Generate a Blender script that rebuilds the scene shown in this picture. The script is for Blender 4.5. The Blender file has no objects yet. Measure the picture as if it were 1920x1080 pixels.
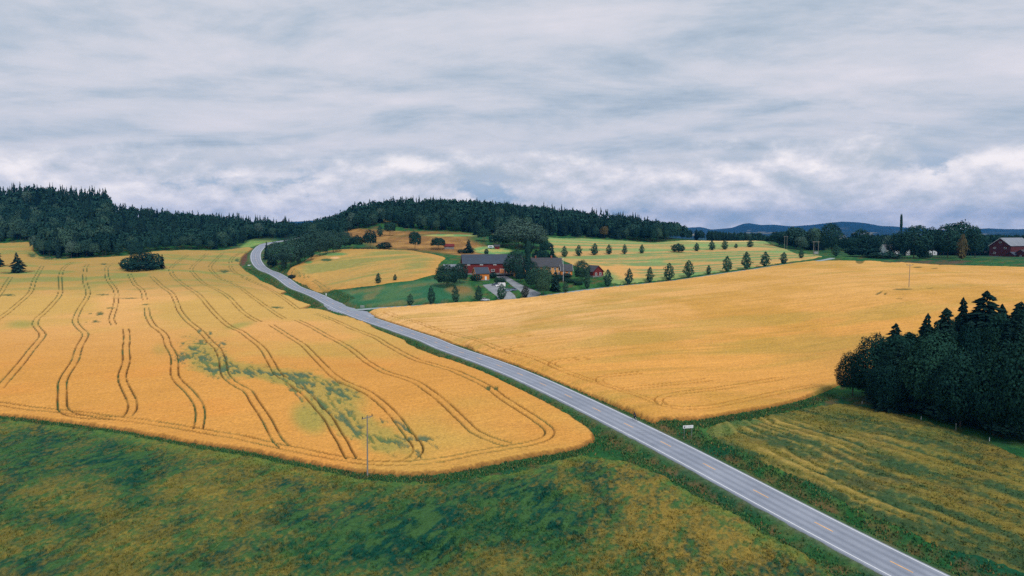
import bpy, bmesh, math, random
import numpy as np
from mathutils import Vector, Matrix, Euler

# ------------------------------------------------------------------ camera, sky, sun, exposure
S = bpy.context.scene
COL = S.collection
CAMH, FPX, HORIZON = 44.0, 1280.0, 435.0
PITCH = math.atan((540 - HORIZON) / FPX)
cam_d = bpy.data.cameras.new('camera')
cam_d.lens, cam_d.sensor_width = 24.0, 36.0
cam_d.clip_start, cam_d.clip_end = 1.0, 40000.0
cam = bpy.data.objects.new('camera', cam_d)
cam.location = (0, 0, CAMH)
cam.rotation_euler = (math.pi / 2 - PITCH, 0, 0)
COL.objects.link(cam)
S.camera = cam

SUN_ELEV, SUN_AZ = 48.0, 155.0          # azimuth clockwise from +Y (view direction)
W = bpy.data.worlds.new('World')
S.world = W
W.use_nodes = True
nt = W.node_tree
nt.nodes.clear()


def N(tree, kind, **kw):
    n = tree.nodes.new(kind)
    for k, v in kw.items():
        if k.startswith('i_'):
            key = k[2:]
            key = int(key) if key.isdigit() else key
            n.inputs[key].default_value = v
        else:
            setattr(n, k, v)
    return n


def math_node(tree, op, a, b=None, clamp=False):
    n = tree.nodes.new('ShaderNodeMath')
    n.operation = op
    n.use_clamp = clamp
    for i, v in enumerate((a, b)):
        if v is None:
            continue
        if isinstance(v, (int, float)):
            n.inputs[i].default_value = v
        else:
            tree.links.new(v, n.inputs[i])
    return n.outputs[0]


def mix_col(tree, fac, a, b, blend='MIX'):
    n = tree.nodes.new('ShaderNodeMix')
    n.data_type = 'RGBA'
    n.blend_type = blend
    for sock, v in ((n.inputs[0], fac), (n.inputs[6], a), (n.inputs[7], b)):
        if isinstance(v, (int, float)):
            sock.default_value = v
        elif isinstance(v, (tuple, list)):
            sock.default_value = tuple(v) + ((1,) if len(v) == 3 else ())
        else:
            tree.links.new(v, sock)
    return n.outputs[2]


def ramp(tree, fac, stops, interp='EASE'):
    n = tree.nodes.new('ShaderNodeValToRGB')
    n.color_ramp.interpolation = interp
    el = n.color_ramp.elements
    while len(el) < len(stops):
        el.new(0.5)
    for e, (p, c) in zip(el, stops):
        e.position = p
        e.color = tuple(c) + (1,) if len(c) == 3 else c
    tree.links.new(fac, n.inputs[0])
    return n.outputs[0]


def noise(tree, vec, scale, detail=4.0, rough=0.5, dist=0.0):
    n = tree.nodes.new('ShaderNodeTexNoise')
    n.inputs['Scale'].default_value = scale
    n.inputs['Detail'].default_value = detail
    n.inputs['Roughness'].default_value = rough
    n.inputs['Distortion'].default_value = dist
    if vec is not None:
        tree.links.new(vec, n.inputs['Vector'])
    return n.outputs['Fac']


SKY_STRENGTH = 0.1
tc = N(nt, 'ShaderNodeTexCoord')
sep = N(nt, 'ShaderNodeSeparateXYZ')
nt.links.new(tc.outputs['Generated'], sep.inputs[0])
zc = math_node(nt, 'MAXIMUM', sep.outputs[2], 0.0)
zz = math_node(nt, 'ADD', zc, 0.13)
px_ = math_node(nt, 'DIVIDE', sep.outputs[0], zz)
py_ = math_node(nt, 'DIVIDE', sep.outputs[1], zz)
comb = N(nt, 'ShaderNodeCombineXYZ')
nt.links.new(math_node(nt, 'MULTIPLY', math_node(nt, 'ADD', px_, math_node(nt, 'MULTIPLY', py_, 0.16)), 0.62), comb.inputs[0])
nt.links.new(py_, comb.inputs[1])
# high stratus sheet: soft lumpy underside with long streaks and lilac-white breaks
s1 = noise(nt, comb.outputs[0], 1.25, 10.0, 0.6, 0.35)
mp = N(nt, 'ShaderNodeMapping')
mp.inputs['Location'].default_value = (3.7, 1.9, 0.4)
mp.inputs['Scale'].default_value = (0.5, 0.5, 1)
nt.links.new(comb.outputs[0], mp.inputs[0])
s2 = noise(nt, mp.outputs[0], 1.0, 4.0, 0.5, 0.3)
mpr = N(nt, 'ShaderNodeMapping')
mpr.inputs['Location'].default_value = (0.05, 0.16, 0.0)
nt.links.new(comb.outputs[0], mpr.inputs[0])
s3 = noise(nt, mpr.outputs[0], 1.25, 10.0, 0.6, 0.35)
lump = math_node(nt, 'MULTIPLY', math_node(nt, 'SUBTRACT', s1, s3), 0.46)
sc_ = math_node(nt, 'ADD', math_node(nt, 'MULTIPLY', s1, 0.50), math_node(nt, 'MULTIPLY', s2, 0.52))
sc_ = math_node(nt, 'ADD', sc_, lump)
mpf = N(nt, 'ShaderNodeMapping')
mpf.inputs['Scale'].default_value = (1.0, 1.0, 3.4)
mpf.inputs['Location'].default_value = (1.7, 0.6, 0.2)
nt.links.new(tc.outputs['Generated'], mpf.inputs[0])
s4 = noise(nt, mpf.outputs[0], 5.5, 12.0, 0.64, 0.0)
sc_ = math_node(nt, 'ADD', sc_, math_node(nt, 'MULTIPLY', math_node(nt, 'SUBTRACT', s4, 0.5), 0.34))
# a thicker, darker part of the sheet to the left
dark_l = N(nt, 'ShaderNodeMapRange', i_1=-0.1, i_2=-0.75, i_3=0.0, i_4=0.13)
nt.links.new(sep.outputs[0], dark_l.inputs[0])
dl_up = N(nt, 'ShaderNodeMapRange', i_1=0.08, i_2=0.2, i_3=0.0, i_4=1.0)
nt.links.new(sep.outputs[2], dl_up.inputs[0])
sc_ = math_node(nt, 'SUBTRACT', sc_, math_node(nt, 'MULTIPLY', dark_l.outputs[0], dl_up.outputs[0]))
strat = ramp(nt, sc_, [(0.26, (0.30, 0.395, 0.50)), (0.40, (0.47, 0.54, 0.63)), (0.50, (0.61, 0.635, 0.705)),
                       (0.62, (0.71, 0.70, 0.76)), (0.76, (0.81, 0.775, 0.82))], 'LINEAR')
# cumulus bank low over the horizon: lit tops, grey blue bases
def bank_noise(dz):
    m_ = N(nt, 'ShaderNodeMapping')
    m_.inputs['Scale'].default_value = (1.0, 1.0, 1.9)
    m_.inputs['Location'].default_value = (0.35, 0.1, dz)
    nt.links.new(tc.outputs['Generated'], m_.inputs[0])
    return noise(nt, m_.outputs[0], 7.5, 12.0, 0.60, 0.1)


c1, c2 = bank_noise(0.0), bank_noise(0.034)
relief = math_node(nt, 'ADD', math_node(nt, 'MULTIPLY', math_node(nt, 'SUBTRACT', c1, c2), 3.0), 0.56, True)
puff = ramp(nt, relief, [(0.0, (0.45, 0.53, 0.61)), (0.35, (0.61, 0.64, 0.69)), (0.6, (0.78, 0.765, 0.81)), (0.85, (0.98, 0.92, 0.92)), (1.0, (1.08, 1.0, 0.98))], 'LINEAR')
sky = N(nt, 'ShaderNodeTexSky', sky_type='NISHITA', sun_disc=False)
sky.sun_elevation, sky.sun_rotation = math.radians(SUN_ELEV), math.radians(SUN_AZ)
sky.air_density, sky.dust_density = 1.0, 1.0
gap_nish = mix_col(nt, 1.0, sky.outputs[0], (0.050, 0.052, 0.054), 'MULTIPLY')
gap = mix_col(nt, 0.8, gap_nish, (0.40, 0.53, 0.69))
gapmask = ramp(nt, c1, [(0.32, (0, 0, 0)), (0.42, (1, 1, 1))])
bank = mix_col(nt, gapmask, gap, puff)
wob = math_node(nt, 'ADD', sep.outputs[2], math_node(nt, 'MULTIPLY', math_node(nt, 'SUBTRACT', s2, 0.5), 0.07))
wob = math_node(nt, 'ADD', wob, math_node(nt, 'MULTIPLY', math_node(nt, 'SUBTRACT', c1, 0.5), -0.10))
bmask = N(nt, 'ShaderNodeMapRange', i_1=0.125, i_2=0.07, i_3=0.0, i_4=0.92, interpolation_type='SMOOTHSTEP')
nt.links.new(wob, bmask.inputs[0])
cloud = mix_col(nt, bmask.outputs[0], strat, bank)
scl = N(nt, 'ShaderNodeVectorMath', operation='SCALE')
nt.links.new(cloud, scl.inputs[0])
scl.inputs['Scale'].default_value = 1.0 / SKY_STRENGTH
bg = N(nt, 'ShaderNodeBackground')
bg.inputs['Strength'].default_value = SKY_STRENGTH * 0.69
nt.links.new(scl.outputs[0], bg.inputs['Color'])
wo = N(nt, 'ShaderNodeOutputWorld')
nt.links.new(bg.outputs[0], wo.inputs['Surface'])

sun_d = bpy.data.lights.new('sun', 'SUN')
sun_d.energy, sun_d.angle, sun_d.color = 1.5, math.radians(14), (1.0, 0.95, 0.88)
sun = bpy.data.objects.new('sun', sun_d)
a_, e_ = math.radians(SUN_AZ), math.radians(SUN_ELEV)
sun.rotation_euler = Vector((math.sin(a_) * math.cos(e_), math.cos(a_) * math.cos(e_), math.sin(e_))).to_track_quat('Z', 'Y').to_euler()
COL.objects.link(sun)
S.view_settings.view_transform = 'Standard'
S.view_settings.look = 'None'
S.view_settings.exposure = 0.6
S.view_settings.gamma = 1.0
S.view_settings.use_curve_mapping = False
S.render.engine = 'CYCLES'
S.cycles.max_bounces = 5
S.cycles.diffuse_bounces = 2
S.cycles.volume_bounces = 0
S.cycles.use_denoising = False

# ------------------------------------------------------------------ small helpers
CP, SP = math.cos(PITCH), math.sin(PITCH)


def ray(px, py):
    """horizontal slope and vertical slope per metre of forward distance, for a picture position"""
    u = (np.asarray(px, float) - 960) / FPX
    v = (540 - np.asarray(py, float)) / FPX
    dy = CP + v * SP
    return u / dy, (-SP + v * CP) / dy


def to_px(x, y, z):
    zz_ = z - CAMH
    d = y * CP - zz_ * SP
    d = np.where(d > 1, d, 1)
    return 960 + FPX * x / d, 540 - FPX * (y * SP + zz_ * CP) / d


def lin(r, g, b):
    c = np.array([r, g, b], float) / 255
    return np.where(c <= 0.04045, c / 12.92, ((c + 0.055) / 1.055) ** 2.4)


def sstep(a, b, x):
    t = np.clip((x - a) / (b - a), 0, 1)
    return t * t * (3 - 2 * t)


def vnoise(x, y, seed=0):
    xi, yi = np.floor(x).astype(np.int64), np.floor(y).astype(np.int64)
    fx, fy = x - xi, y - yi
    fx, fy = fx * fx * (3 - 2 * fx), fy * fy * (3 - 2 * fy)

    def h(a, b):
        n = (a * 374761393 + b * 668265263 + seed * 1442695041) & 0xFFFFFFFF
        n = ((n ^ (n >> 13)) * 1274126177) & 0xFFFFFFFF
        return ((n ^ (n >> 16)) & 0xFFFF) / 65535.0
    return (h(xi, yi) * (1 - fx) + h(xi + 1, yi) * fx) * (1 - fy) + (h(xi, yi + 1) * (1 - fx) + h(xi + 1, yi + 1) * fx) * fy


def fbm(x, y, seed=0, octv=4):
    t, a, s = 0, 0.5, 0
    for i in range(octv):
        t = t + a * vnoise(x * 2 ** i, y * 2 ** i, seed + i * 17)
        s += a
        a *= 0.5
    return t / s


def make_mesh(name, verts, faces, mats=(), midx=None, smooth=False, col=None):
    """faces: list of integer arrays (m,3) or (m,4)"""
    me = bpy.data.meshes.new(name)
    verts = np.asarray(verts, np.float32)
    me.vertices.add(len(verts))
    me.vertices.foreach_set('co', verts.ravel())
    faces = [np.asarray(f, np.int32) for f in faces if len(f)]
    loops = np.concatenate([f.ravel() for f in faces])
    sizes = np.concatenate([np.full(len(f), f.shape[1], np.int32) for f in faces])
    starts = np.concatenate([[0], np.cumsum(sizes)[:-1]]).astype(np.int32)
    me.loops.add(len(loops))
    me.loops.foreach_set('vertex_index', loops)
    me.polygons.add(len(sizes))
    me.polygons.foreach_set('loop_start', starts)
    for m in mats:
        me.materials.append(m)
    if midx is not None:
        me.polygons.foreach_set('material_index', np.asarray(midx, np.int32))
    if smooth:
        me.polygons.foreach_set('use_smooth', np.ones(len(sizes), bool))
    if col is not None:
        at = me.attributes.new('col', 'FLOAT_COLOR', 'POINT')
        c4 = np.ones((len(verts), 4), np.float32)
        c4[:, :3] = col
        at.data.foreach_set('color', c4.ravel())
    me.update(calc_edges=True)
    me.validate()
    return me


def link(name, data, parent=None, loc=None, kind=None, label=None, cat=None, group=None):
    o = bpy.data.objects.new(name, data)
    COL.objects.link(o)
    if parent is not None:
        o.parent = parent
    if loc is not None:
        o.location = loc
    if kind:
        o['kind'] = kind
    if label:
        o['label'] = label
    if cat:
        o['category'] = cat
    if group:
        o['group'] = group
    return o


def thing(name, label, cat, loc, rz=0.0, scale=None, group=None):
    o = link(name, None, None, loc, None, label, cat, group)
    o.empty_display_size = 0.5
    o.rotation_euler = (0, 0, rz)
    if scale is not None:
        o.scale = scale
    return o


class MB:
    """collects simple solids in one bmesh; build() links them as ONE object"""

    def __init__(self):
        self.bm = bmesh.new()

    def box(self, c, s, rot=None, bev=0.0):
        r = bmesh.ops.create_cube(self.bm, size=1.0)
        vs = r['verts']
        bmesh.ops.scale(self.bm, vec=s, verts=vs)
        if bev > 0:
            es = list({e for v in vs for e in v.link_edges})
            rb = bmesh.ops.bevel(self.bm, geom=es, offset=bev, segments=1, affect='EDGES')
            vs = list({v for f in rb['faces'] for v in f.verts} | {v for v in vs if v.is_valid})
        if rot is not None:
            bmesh.ops.rotate(self.bm, cent=(0, 0, 0), matrix=Euler(rot).to_matrix(), verts=vs)
        bmesh.ops.translate(self.bm, vec=c, verts=vs)
        return self

    def tube(self, a, b, r1, r2=None, seg=8):
        a, b = Vector(a), Vector(b)
        d = b - a
        r = bmesh.ops.create_cone(self.bm, cap_ends=True, segments=seg, radius1=r1, radius2=r1 if r2 is None else r2, depth=d.length)
        vs = r['verts']
        bmesh.ops.rotate(self.bm, cent=(0, 0, 0), matrix=d.to_track_quat('Z', 'Y').to_matrix(), verts=vs)
        bmesh.ops.translate(self.bm, vec=(a + b) / 2, verts=vs)
        return self

    def ball(self, c, r, s=(1, 1, 1), sub=1):
        q = bmesh.ops.create_icosphere(self.bm, subdivisions=sub, radius=r)
        bmesh.ops.scale(self.bm, vec=s, verts=q['verts'])
        bmesh.ops.translate(self.bm, vec=c, verts=q['verts'])
        return self

    def torus(self, c, R, r, axis='Y', seg=20, sides=6):
        vs = []
        for i in range(seg):
            a = 2 * math.pi * i / seg
            for j in range(sides):
                b = 2 * math.pi * j / sides
                q = R + r * math.cos(b)
                p = Vector((q * math.cos(a), r * math.sin(b), q * math.sin(a)))
                vs.append(self.bm.verts.new(p + Vector(c)))
        for i in range(seg):
            for j in range(sides):
                k = (i + 1) % seg
                l = (j + 1) % sides
                self.bm.faces.new((vs[i * sides + j], vs[k * sides + j], vs[k * sides + l], vs[i * sides + l]))
        return self

    def poly(self, vs, fs):
        v = [self.bm.verts.new(p) for p in vs]
        for f in fs:
            self.bm.faces.new([v[i] for i in f])
        return self

    def build(self, name, m, parent=None, smooth=False, **kw):
        bmesh.ops.recalc_face_normals(self.bm, faces=self.bm.faces)
        me = bpy.data.meshes.new(name)
        self.bm.to_mesh(me)
        self.bm.free()
        me.materials.append(m)
        if smooth:
            for p in me.polygons:
                p.use_smooth = True
        return link(name, me, parent, **kw)


# ------------------------------------------------------------------ materials
def new_mat(name):
    m = bpy.data.materials.new(name)
    m.use_nodes = True
    t = m.node_tree
    b = t.nodes['Principled BSDF']
    return m, t, b


def plain(name, c, rough=0.7, metal=0.0, var=0.25, scale=2.0, spec=0.3, stretch=None):
    """painted or natural surface with mottled wear"""
    m, t, b = new_mat(name)
    g = N(t, 'ShaderNodeTexCoord')
    v = g.outputs['Object']
    if stretch:
        mpn = N(t, 'ShaderNodeMapping')
        mpn.inputs['Scale'].default_value = stretch
        t.links.new(v, mpn.inputs[0])
        v = mpn.outputs[0]
    n = noise(t, v, scale, 5, 0.6)
    k = ramp(t, n, [(0.25, (1 - var,) * 3), (0.75, (1 + var,) * 3)], 'LINEAR')
    t.links.new(mix_col(t, 1.0, tuple(c), k, 'MULTIPLY'), b.inputs['Base Color'])
    b.inputs['Roughness'].default_value = rough
    b.inputs['Metallic'].default_value = metal
    b.inputs['Specular IOR Level'].default_value = spec
    return m


def sheet_mat(name, fine=1.2, amp=0.25, streak=None, streak_amp=0.15, bump=0.6, tint=None):
    """crop or grass: the colour comes from the plants recorded per point, the nodes add blade-scale mottling"""
    m, t, b = new_mat(name)
    at = N(t, 'ShaderNodeAttribute', attribute_name='col')
    g = N(t, 'ShaderNodeNewGeometry')
    P = g.outputs['Position']
    n1 = noise(t, P, fine, 6, 0.72)
    k = ramp(t, n1, [(0.28, (1 - amp,) * 3), (0.5, (1, 1, 1)), (0.72, (1 + amp,) * 3)], 'LINEAR')
    c = mix_col(t, 1.0, at.outputs['Color'], k, 'MULTIPLY')
    if streak:
        ang, sx, sy = streak
        mpn = N(t, 'ShaderNodeMapping', vector_type='TEXTURE')
        mpn.inputs['Rotation'].default_value = (0, 0, ang)
        mpn.inputs['Scale'].default_value = (sx, sy, 1)
        t.links.new(P, mpn.inputs[0])
        n2 = noise(t, mpn.outputs[0], 1.0, 4, 0.6, 0.4)
        k2 = ramp(t, n2, [(0.3, (1 - streak_amp,) * 3), (0.7, (1 + streak_amp,) * 3)], 'LINEAR')
        c = mix_col(t, 1.0, c, k2, 'MULTIPLY')
    if tint:
        n3 = noise(t, P, tint[0], 5, 0.65)
        k3 = ramp(t, n3, [(0.35, (1, 1, 1)), (0.65, tint[1])], 'LINEAR')
        c = mix_col(t, 1.0, c, k3, 'MULTIPLY')
    t.links.new(c, b.inputs['Base Color'])
    b.inputs['Roughness'].default_value = 0.95
    b.inputs['Specular IOR Level'].default_value = 0.08
    bp = N(t, 'ShaderNodeBump')
    bp.inputs['Strength'].default_value = bump
    bp.inputs['Distance'].default_value = 0.25
    t.links.new(noise(t, P, fine * 1.7, 5, 0.7), bp.inputs['Height'])
    t.links.new(bp.outputs[0], b.inputs['Normal'])
    return m


def leaf_mat(name, dark, light, spread=0.35, scale=0.35):
    m, t, b = new_mat(name)
    g = N(t, 'ShaderNodeNewGeometry')
    oi = N(t, 'ShaderNodeObjectInfo')
    n = noise(t, g.outputs['Position'], scale, 4, 0.65)
    f = math_node(t, 'ADD', math_node(t, 'MULTIPLY', n, 1.0 - spread), math_node(t, 'MULTIPLY', oi.outputs['Random'], spread))
    c = ramp(t, f, [(0.25, dark), (0.75, light)], 'LINEAR')
    fine = noise(t, g.outputs['Position'], 2.5, 3, 0.6)
    c = mix_col(t, 1.0, c, ramp(t, fine, [(0.3, (0.7,) * 3), (0.7, (1.3,) * 3)], 'LINEAR'), 'MULTIPLY')
    t.links.new(c, b.inputs['Base Color'])
    b.inputs['Roughness'].default_value = 1.0
    b.inputs['Specular IOR Level'].default_value = 0.04
    return m
# ------------------------------------------------------------------ terrain
LUM = 1.0


def alb(r, g, b):
    return np.clip(lin(r, g, b) / LUM, 0, 0.85)


CTRL = [
 # along the main road
 (1690,1068,87.7),(1543,988,98.4),(1425,925,109.1),(1329,873,119.7),(1249,832,130.4),(1178,796,141.1),(1119,768,151.8),(1065,742,162.5),
 (1018,720,173.1),(975,701,183.6),(936,685,194.1),(898,672.5,204.3),(865,660.5,214.7),(837,649.5,225.2),(799,636,247.2),(774,627,257.4),
 (753,619,267.8),(730,611,277.8),(640,578,326),(600,559,362),(560,543,402),(540,532,425),(510,514.5,460),(490,502,489),(480,488,530),
 (480,474,570),(486,466,605),(491,461,630),(512,455,690),
 # left wheat field
 (120,785,151),(120,700,186),(120,650,228),(120,590,300),(120,540,376),(120,502,465),(350,830,137),(690,890,121),(1100,830,134),(400,750,162),
 (400,650,228),(400,590,295),(400,540,370),(350,500,470),(700,750,162),(700,680,204),(650,610,281),(560,600,291),(500,560,350),(450,510,455),
 (-300,650,228),(-300,560,340),(-300,500,470),(-300,785,151),(0,456,640),(65,474,560),(120,486,520),(237,481,530),(290,472,565),(350,470,580),(412,470,590),
 (480,450,720),(445,462,640),
 # left forest hill
 (-200,382,780),(60,382,780),(180,394,790),(230,418,880),(330,424,880),(430,430,880),(530,440,880),(-200,440,680),(560,446,740),
 # right wheat field
 (1280,787,146),(1100,715,178),(1500,745,168),(1200,650,212),(1400,650,215),(1500,700,190),(1400,600,253),(1100,600,262),(900,600,290),(900,580,310),
 (1250,560,300),(1705,541,292),(1550,541,300),(1900,541,290),(1800,600,235),(1900,680,185),(1640,487,430),(1900,489,420),(1750,497,405),(2200,541,290),(2200,489,420),
 # lane
 (700,578,325),(780,573,318),(884,566,318),(967,561.5,320),(1030,553,326),(1092,544,335),(1162,537,343),(1246,529,352),(1329,517,366),(1412,505,385),
 (1496,493,420),(1550,487,448),(1590,482,470),
 # farm
 (930,537,358),(1000,520,385),(930,524,395),(850,535,352),(1120,518,365),(1050,520,380),
 # middle field, pasture
 (620,543,378),(592,541,392),(700,536,365),(775,526,372),(816,515,385),(835,484,440),(775,471,490),(640,469,510),(571,490,480),(538,506,450),(700,500,430),
 (860,470,500),(760,450,560),(880,450,560),(680,445,590),(760,434,640),(900,437,640),(1000,441,640),(720,420,690),(600,446,640),
 # back field, centre hill
 (1026,445,650),(1100,449,650),(1183,453,650),(1287,451,680),(1350,452,690),(1433,452,680),(1462,465,600),(1496,477,520),(1058,483,500),(1142,478,515),
 (1203,476,520),(1272,474,530),(1335,470,545),(1406,464.5,565),(1100,500,430),(1250,500,440),(1400,490,450),
 (740,403,760),(660,412,760),(900,406,770),(1060,421,770),(1150,431,770),(1230,443,760),(600,432,780),(1300,452,760),
 (1560,478,470),(1615,480,470),(1700,484,450),(1800,487,440),(1560,470,640),(1800,475,620),(2100,475,620),
 # right wood, lower fields, foreground
 (1600,745,166),(1750,790,142),(1920,845,125),(1920,1000,96),(1600,900,115),(1400,800,143),(2200,850,125),
 (0,1080,85),(400,1080,85),(800,1080,85),(1200,1080,85),(0,900,116),(400,950,105),(900,950,105),(1250,1000,96),(-300,1080,85),(-300,900,116),(2200,1080,85),
]
cp = np.array(CTRL, float)
cu, cw = ray(cp[:, 0], cp[:, 1])
CX, CY, CZ = cu * cp[:, 2], cp[:, 2], CAMH + cw * cp[:, 2]
extra = np.array([(-700, 0, 0), (0, 0, 0), (700, 0, 0), (0, -300, 0), (-300, 40, 0), (300, 40, 0), (-1200, 300, 12), (1200, 300, 20), (-1100, 1000, 55),
                  (-500, 1100, 45), (0, 1100, 42), (400, 1000, 24), (900, 900, 20), (-900, 600, 36), (500, 760, 28)], float)
CX, CY, CZ = np.r_[CX, extra[:, 0]], np.r_[CY, extra[:, 1]], np.r_[CZ, extra[:, 2]]


def tps_fit(x, y, z, lam):
    n = len(x)
    r2 = (x[:, None] - x) ** 2 + (y[:, None] - y) ** 2
    K = 0.5 * r2 * np.log(r2 + 1e-12) + lam * np.eye(n)
    P = np.c_[np.ones(n), x, y]
    A = np.block([[K, P], [P.T, np.zeros((3, 3))]])
    return np.linalg.solve(A, np.r_[z, 0, 0, 0])


SC = 100.0
wt = tps_fit(CX / SC, CY / SC, CZ, 0.006)
GX0, GX1, GY0, GY1, GS = -1000.0, 1000.0, -200.0, 1200.0, 4.0
gx, gy = np.arange(GX0, GX1 + 1, GS), np.arange(GY0, GY1 + 1, GS)
HG = np.zeros((len(gy), len(gx)))
for j, yv in enumerate(gy):
    r2 = (gx[:, None] - CX) ** 2 / SC ** 2 + (yv - CY) ** 2 / SC ** 2
    HG[j] = (0.5 * r2 * np.log(r2 + 1e-12)) @ wt[:-3] + wt[-3] + wt[-2] * gx / SC + wt[-1] * yv / SC


def H0(x, y):
    fx, fy = np.clip((x - GX0) / GS, 0, len(gx) - 1.001), np.clip((y - GY0) / GS, 0, len(gy) - 1.001)
    i, j = fx.astype(int), fy.astype(int)
    a, b = fx - i, fy - j
    h = (HG[j, i] * (1 - a) + HG[j, i + 1] * a) * (1 - b) + (HG[j + 1, i] * (1 - a) + HG[j + 1, i + 1] * a) * b
    rr = np.hypot(x, np.maximum(y, 0) if np.ndim(y) else max(y, 0))
    far = sstep(900, 1500, rr)
    back = sstep(-20, -200, y)
    return h * (1 - far) * (1 - back) + 8.0 * far


def unproj(pts, off=0.0):
    """ground point under each picture position"""
    p = np.asarray(pts, float)
    u, w = ray(p[:, 0], p[:, 1])
    t = np.arange(60.0, 1000.0, 0.5)
    out = np.zeros((len(p), 3))
    for k in range(len(p)):
        g = H0(u[k] * t, t) + off
        below = np.nonzero(CAMH + w[k] * t <= g)[0]
        if len(below):
            i = max(below[0], 1)
            a0 = CAMH + w[k] * t[i - 1] - g[i - 1]
            a1 = CAMH + w[k] * t[i] - g[i]
            y = t[i - 1] + 0.5 * a0 / max(a0 - a1, 1e-6)
        else:
            y = 1000.0
        out[k] = (u[k] * y, y, 0)
    out[:, 2] = H0(out[:, 0], out[:, 1])
    return out


def catmull(p, n=6):
    p = np.asarray(p, float)
    q = np.vstack([2 * p[0] - p[1], p, 2 * p[-1] - p[-2]])
    out = []
    for i in range(1, len(q) - 2):
        for t in np.arange(n) / n:
            a, b, c, d = q[i - 1], q[i], q[i + 1], q[i + 2]
            out.append(0.5 * (2 * b + (c - a) * t + (2 * a - 5 * b + 4 * c - d) * t * t + (3 * b - a - 3 * c + d) * t ** 3))
    out.append(p[-1])
    return np.array(out)


def resample(p, step):
    d = np.r_[0, np.cumsum(np.linalg.norm(np.diff(p[:, :2], axis=0), axis=1))]
    s = np.arange(0, d[-1], step)
    return np.c_[tuple(np.interp(s, d, p[:, k]) for k in range(p.shape[1]))]


def smooth_line(p, n):
    k = np.ones(2 * n + 1) / (2 * n + 1)
    q = p.copy()
    for c in range(p.shape[1]):
        e = np.r_[2 * p[0, c] - p[n:0:-1, c], p[:, c], 2 * p[-1, c] - p[-2:-n - 2:-1, c]]
        q[:, c] = np.convolve(e, k, 'valid')
    return q


def line_dist(x, y, line):
    """distance to a polyline, arc position, signed side"""
    sh = x.shape
    x, y = x.ravel(), y.ravel()
    best = np.full(x.shape, 1e9)
    idx = np.zeros(x.shape, int)
    tt = np.zeros(x.shape)
    for i in range(len(line) - 1):
        ax, ay = line[i, :2]
        dx, dy = line[i + 1, :2] - line[i, :2]
        t = np.clip(((x - ax) * dx + (y - ay) * dy) / (dx * dx + dy * dy + 1e-12), 0, 1)
        d = (x - ax - t * dx) ** 2 + (y - ay - t * dy) ** 2
        m = d < best
        best[m] = d[m]
        idx[m] = i
        tt[m] = t[m]
    return np.sqrt(best).reshape(sh), idx.reshape(sh), tt.reshape(sh)


ROAD_PX = [tuple(c) for c in CTRL[:29]]
u_, w_ = ray([c[0] for c in ROAD_PX], [c[1] for c in ROAD_PX])
yy = np.array([c[2] for c in ROAD_PX])
rl = np.c_[u_ * yy, yy]
# run on past the frame at both ends
rl = np.vstack([rl[0] + (rl[0] - rl[3]) / np.linalg.norm(rl[0] - rl[3]) * np.array([[70.0], [35.0]]), rl,
                [(-205, 730)], [(-190, 790)]])
rl = smooth_line(resample(catmull(rl), 2.0), 5)
rz = smooth_line(np.c_[H0(rl[:, 0], rl[:, 1])], 12)[:, 0]
ROAD = np.c_[rl, rz]
LANE_PX = [(655,574.5),(672,578),(700,577.6),(730,576.3),(780,573.2),(830,570),(884,566),(925,563.2),(967,560.8),(1000,557),(1030,552.5),(1060,548.3),(1092,543.6),
           (1125,540.2),(1162,536.4),(1200,532.4),(1246,527.8),(1290,522),(1329,515.8),(1370,510),(1412,504.3),(1455,498),(1496,492.3),(1535,488.6),(1562,486.6)]
LANE_Y = np.interp([p[0] for p in LANE_PX], [655,672,700,780,884,967,1030,1092,1162,1246,1329,1412,1496,1550,1562],
                   [322,323,325,318,318,320,326,335,343,352,366,385,420,448,455])
lu, lw = ray([p[0] for p in LANE_PX], [p[1] for p in LANE_PX])
ll = smooth_line(resample(catmull(np.c_[lu * LANE_Y, LANE_Y]), 2.0), 4)
LANE = np.c_[ll, smooth_line(np.c_[H0(ll[:, 0], ll[:, 1])], 6)[:, 0]]
RW, LW = 3.95, 1.7                    # half widths of the asphalt


def G(x, y):
    """ground height with the road bed, its ditches and the lane bed formed in it"""
    x, y = np.asarray(x, float), np.asarray(y, float)
    h = H0(x, y)
    shp = x.shape
    xf, yf, hf = x.ravel(), y.ravel(), h.ravel().copy()
    for line, hw, ditch in ((LANE, LW, 0.25), (ROAD, RW, 0.75)):
        bx0, bx1 = line[:, 0].min() - 14, line[:, 0].max() + 14
        by0, by1 = line[:, 1].min() - 14, line[:, 1].max() + 14
        m = np.nonzero((xf > bx0) & (xf < bx1) & (yf > by0) & (yf < by1))[0]
        if not len(m):
            continue
        coarse = line[::3]
        d, i, t = line_dist(xf[m], yf[m], coarse)
        k = d < 14
        m, d, i, t = m[k], d[k], i[k], t[k]
        zl = coarse[i, 2] * (1 - t) + coarse[np.minimum(i + 1, len(coarse) - 1), 2] * t
        a = 1 - sstep(hw + 1.0, hw + 7.0, d)
        prof = -0.22 - ditch * np.exp(-((d - hw - 3.0) / 1.3) ** 2)
        hf[m] = hf[m] * (1 - a) + (zl) * a + prof * (1 - sstep(hw + 4.5, hw + 7.5, d))
    return hf.reshape(shp)


def Gp(x, y):
    return float(G(np.array([x]), np.array([y]))[0])


def at(px, py):
    """a point on the ground seen at this picture position"""
    p = unproj([(px, py)])[0]
    return Vector((p[0], p[1], Gp(p[0], p[1])))


def px_per_m(p):
    return FPX / (p[1] * CP - (p[2] - CAMH) * SP)


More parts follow.
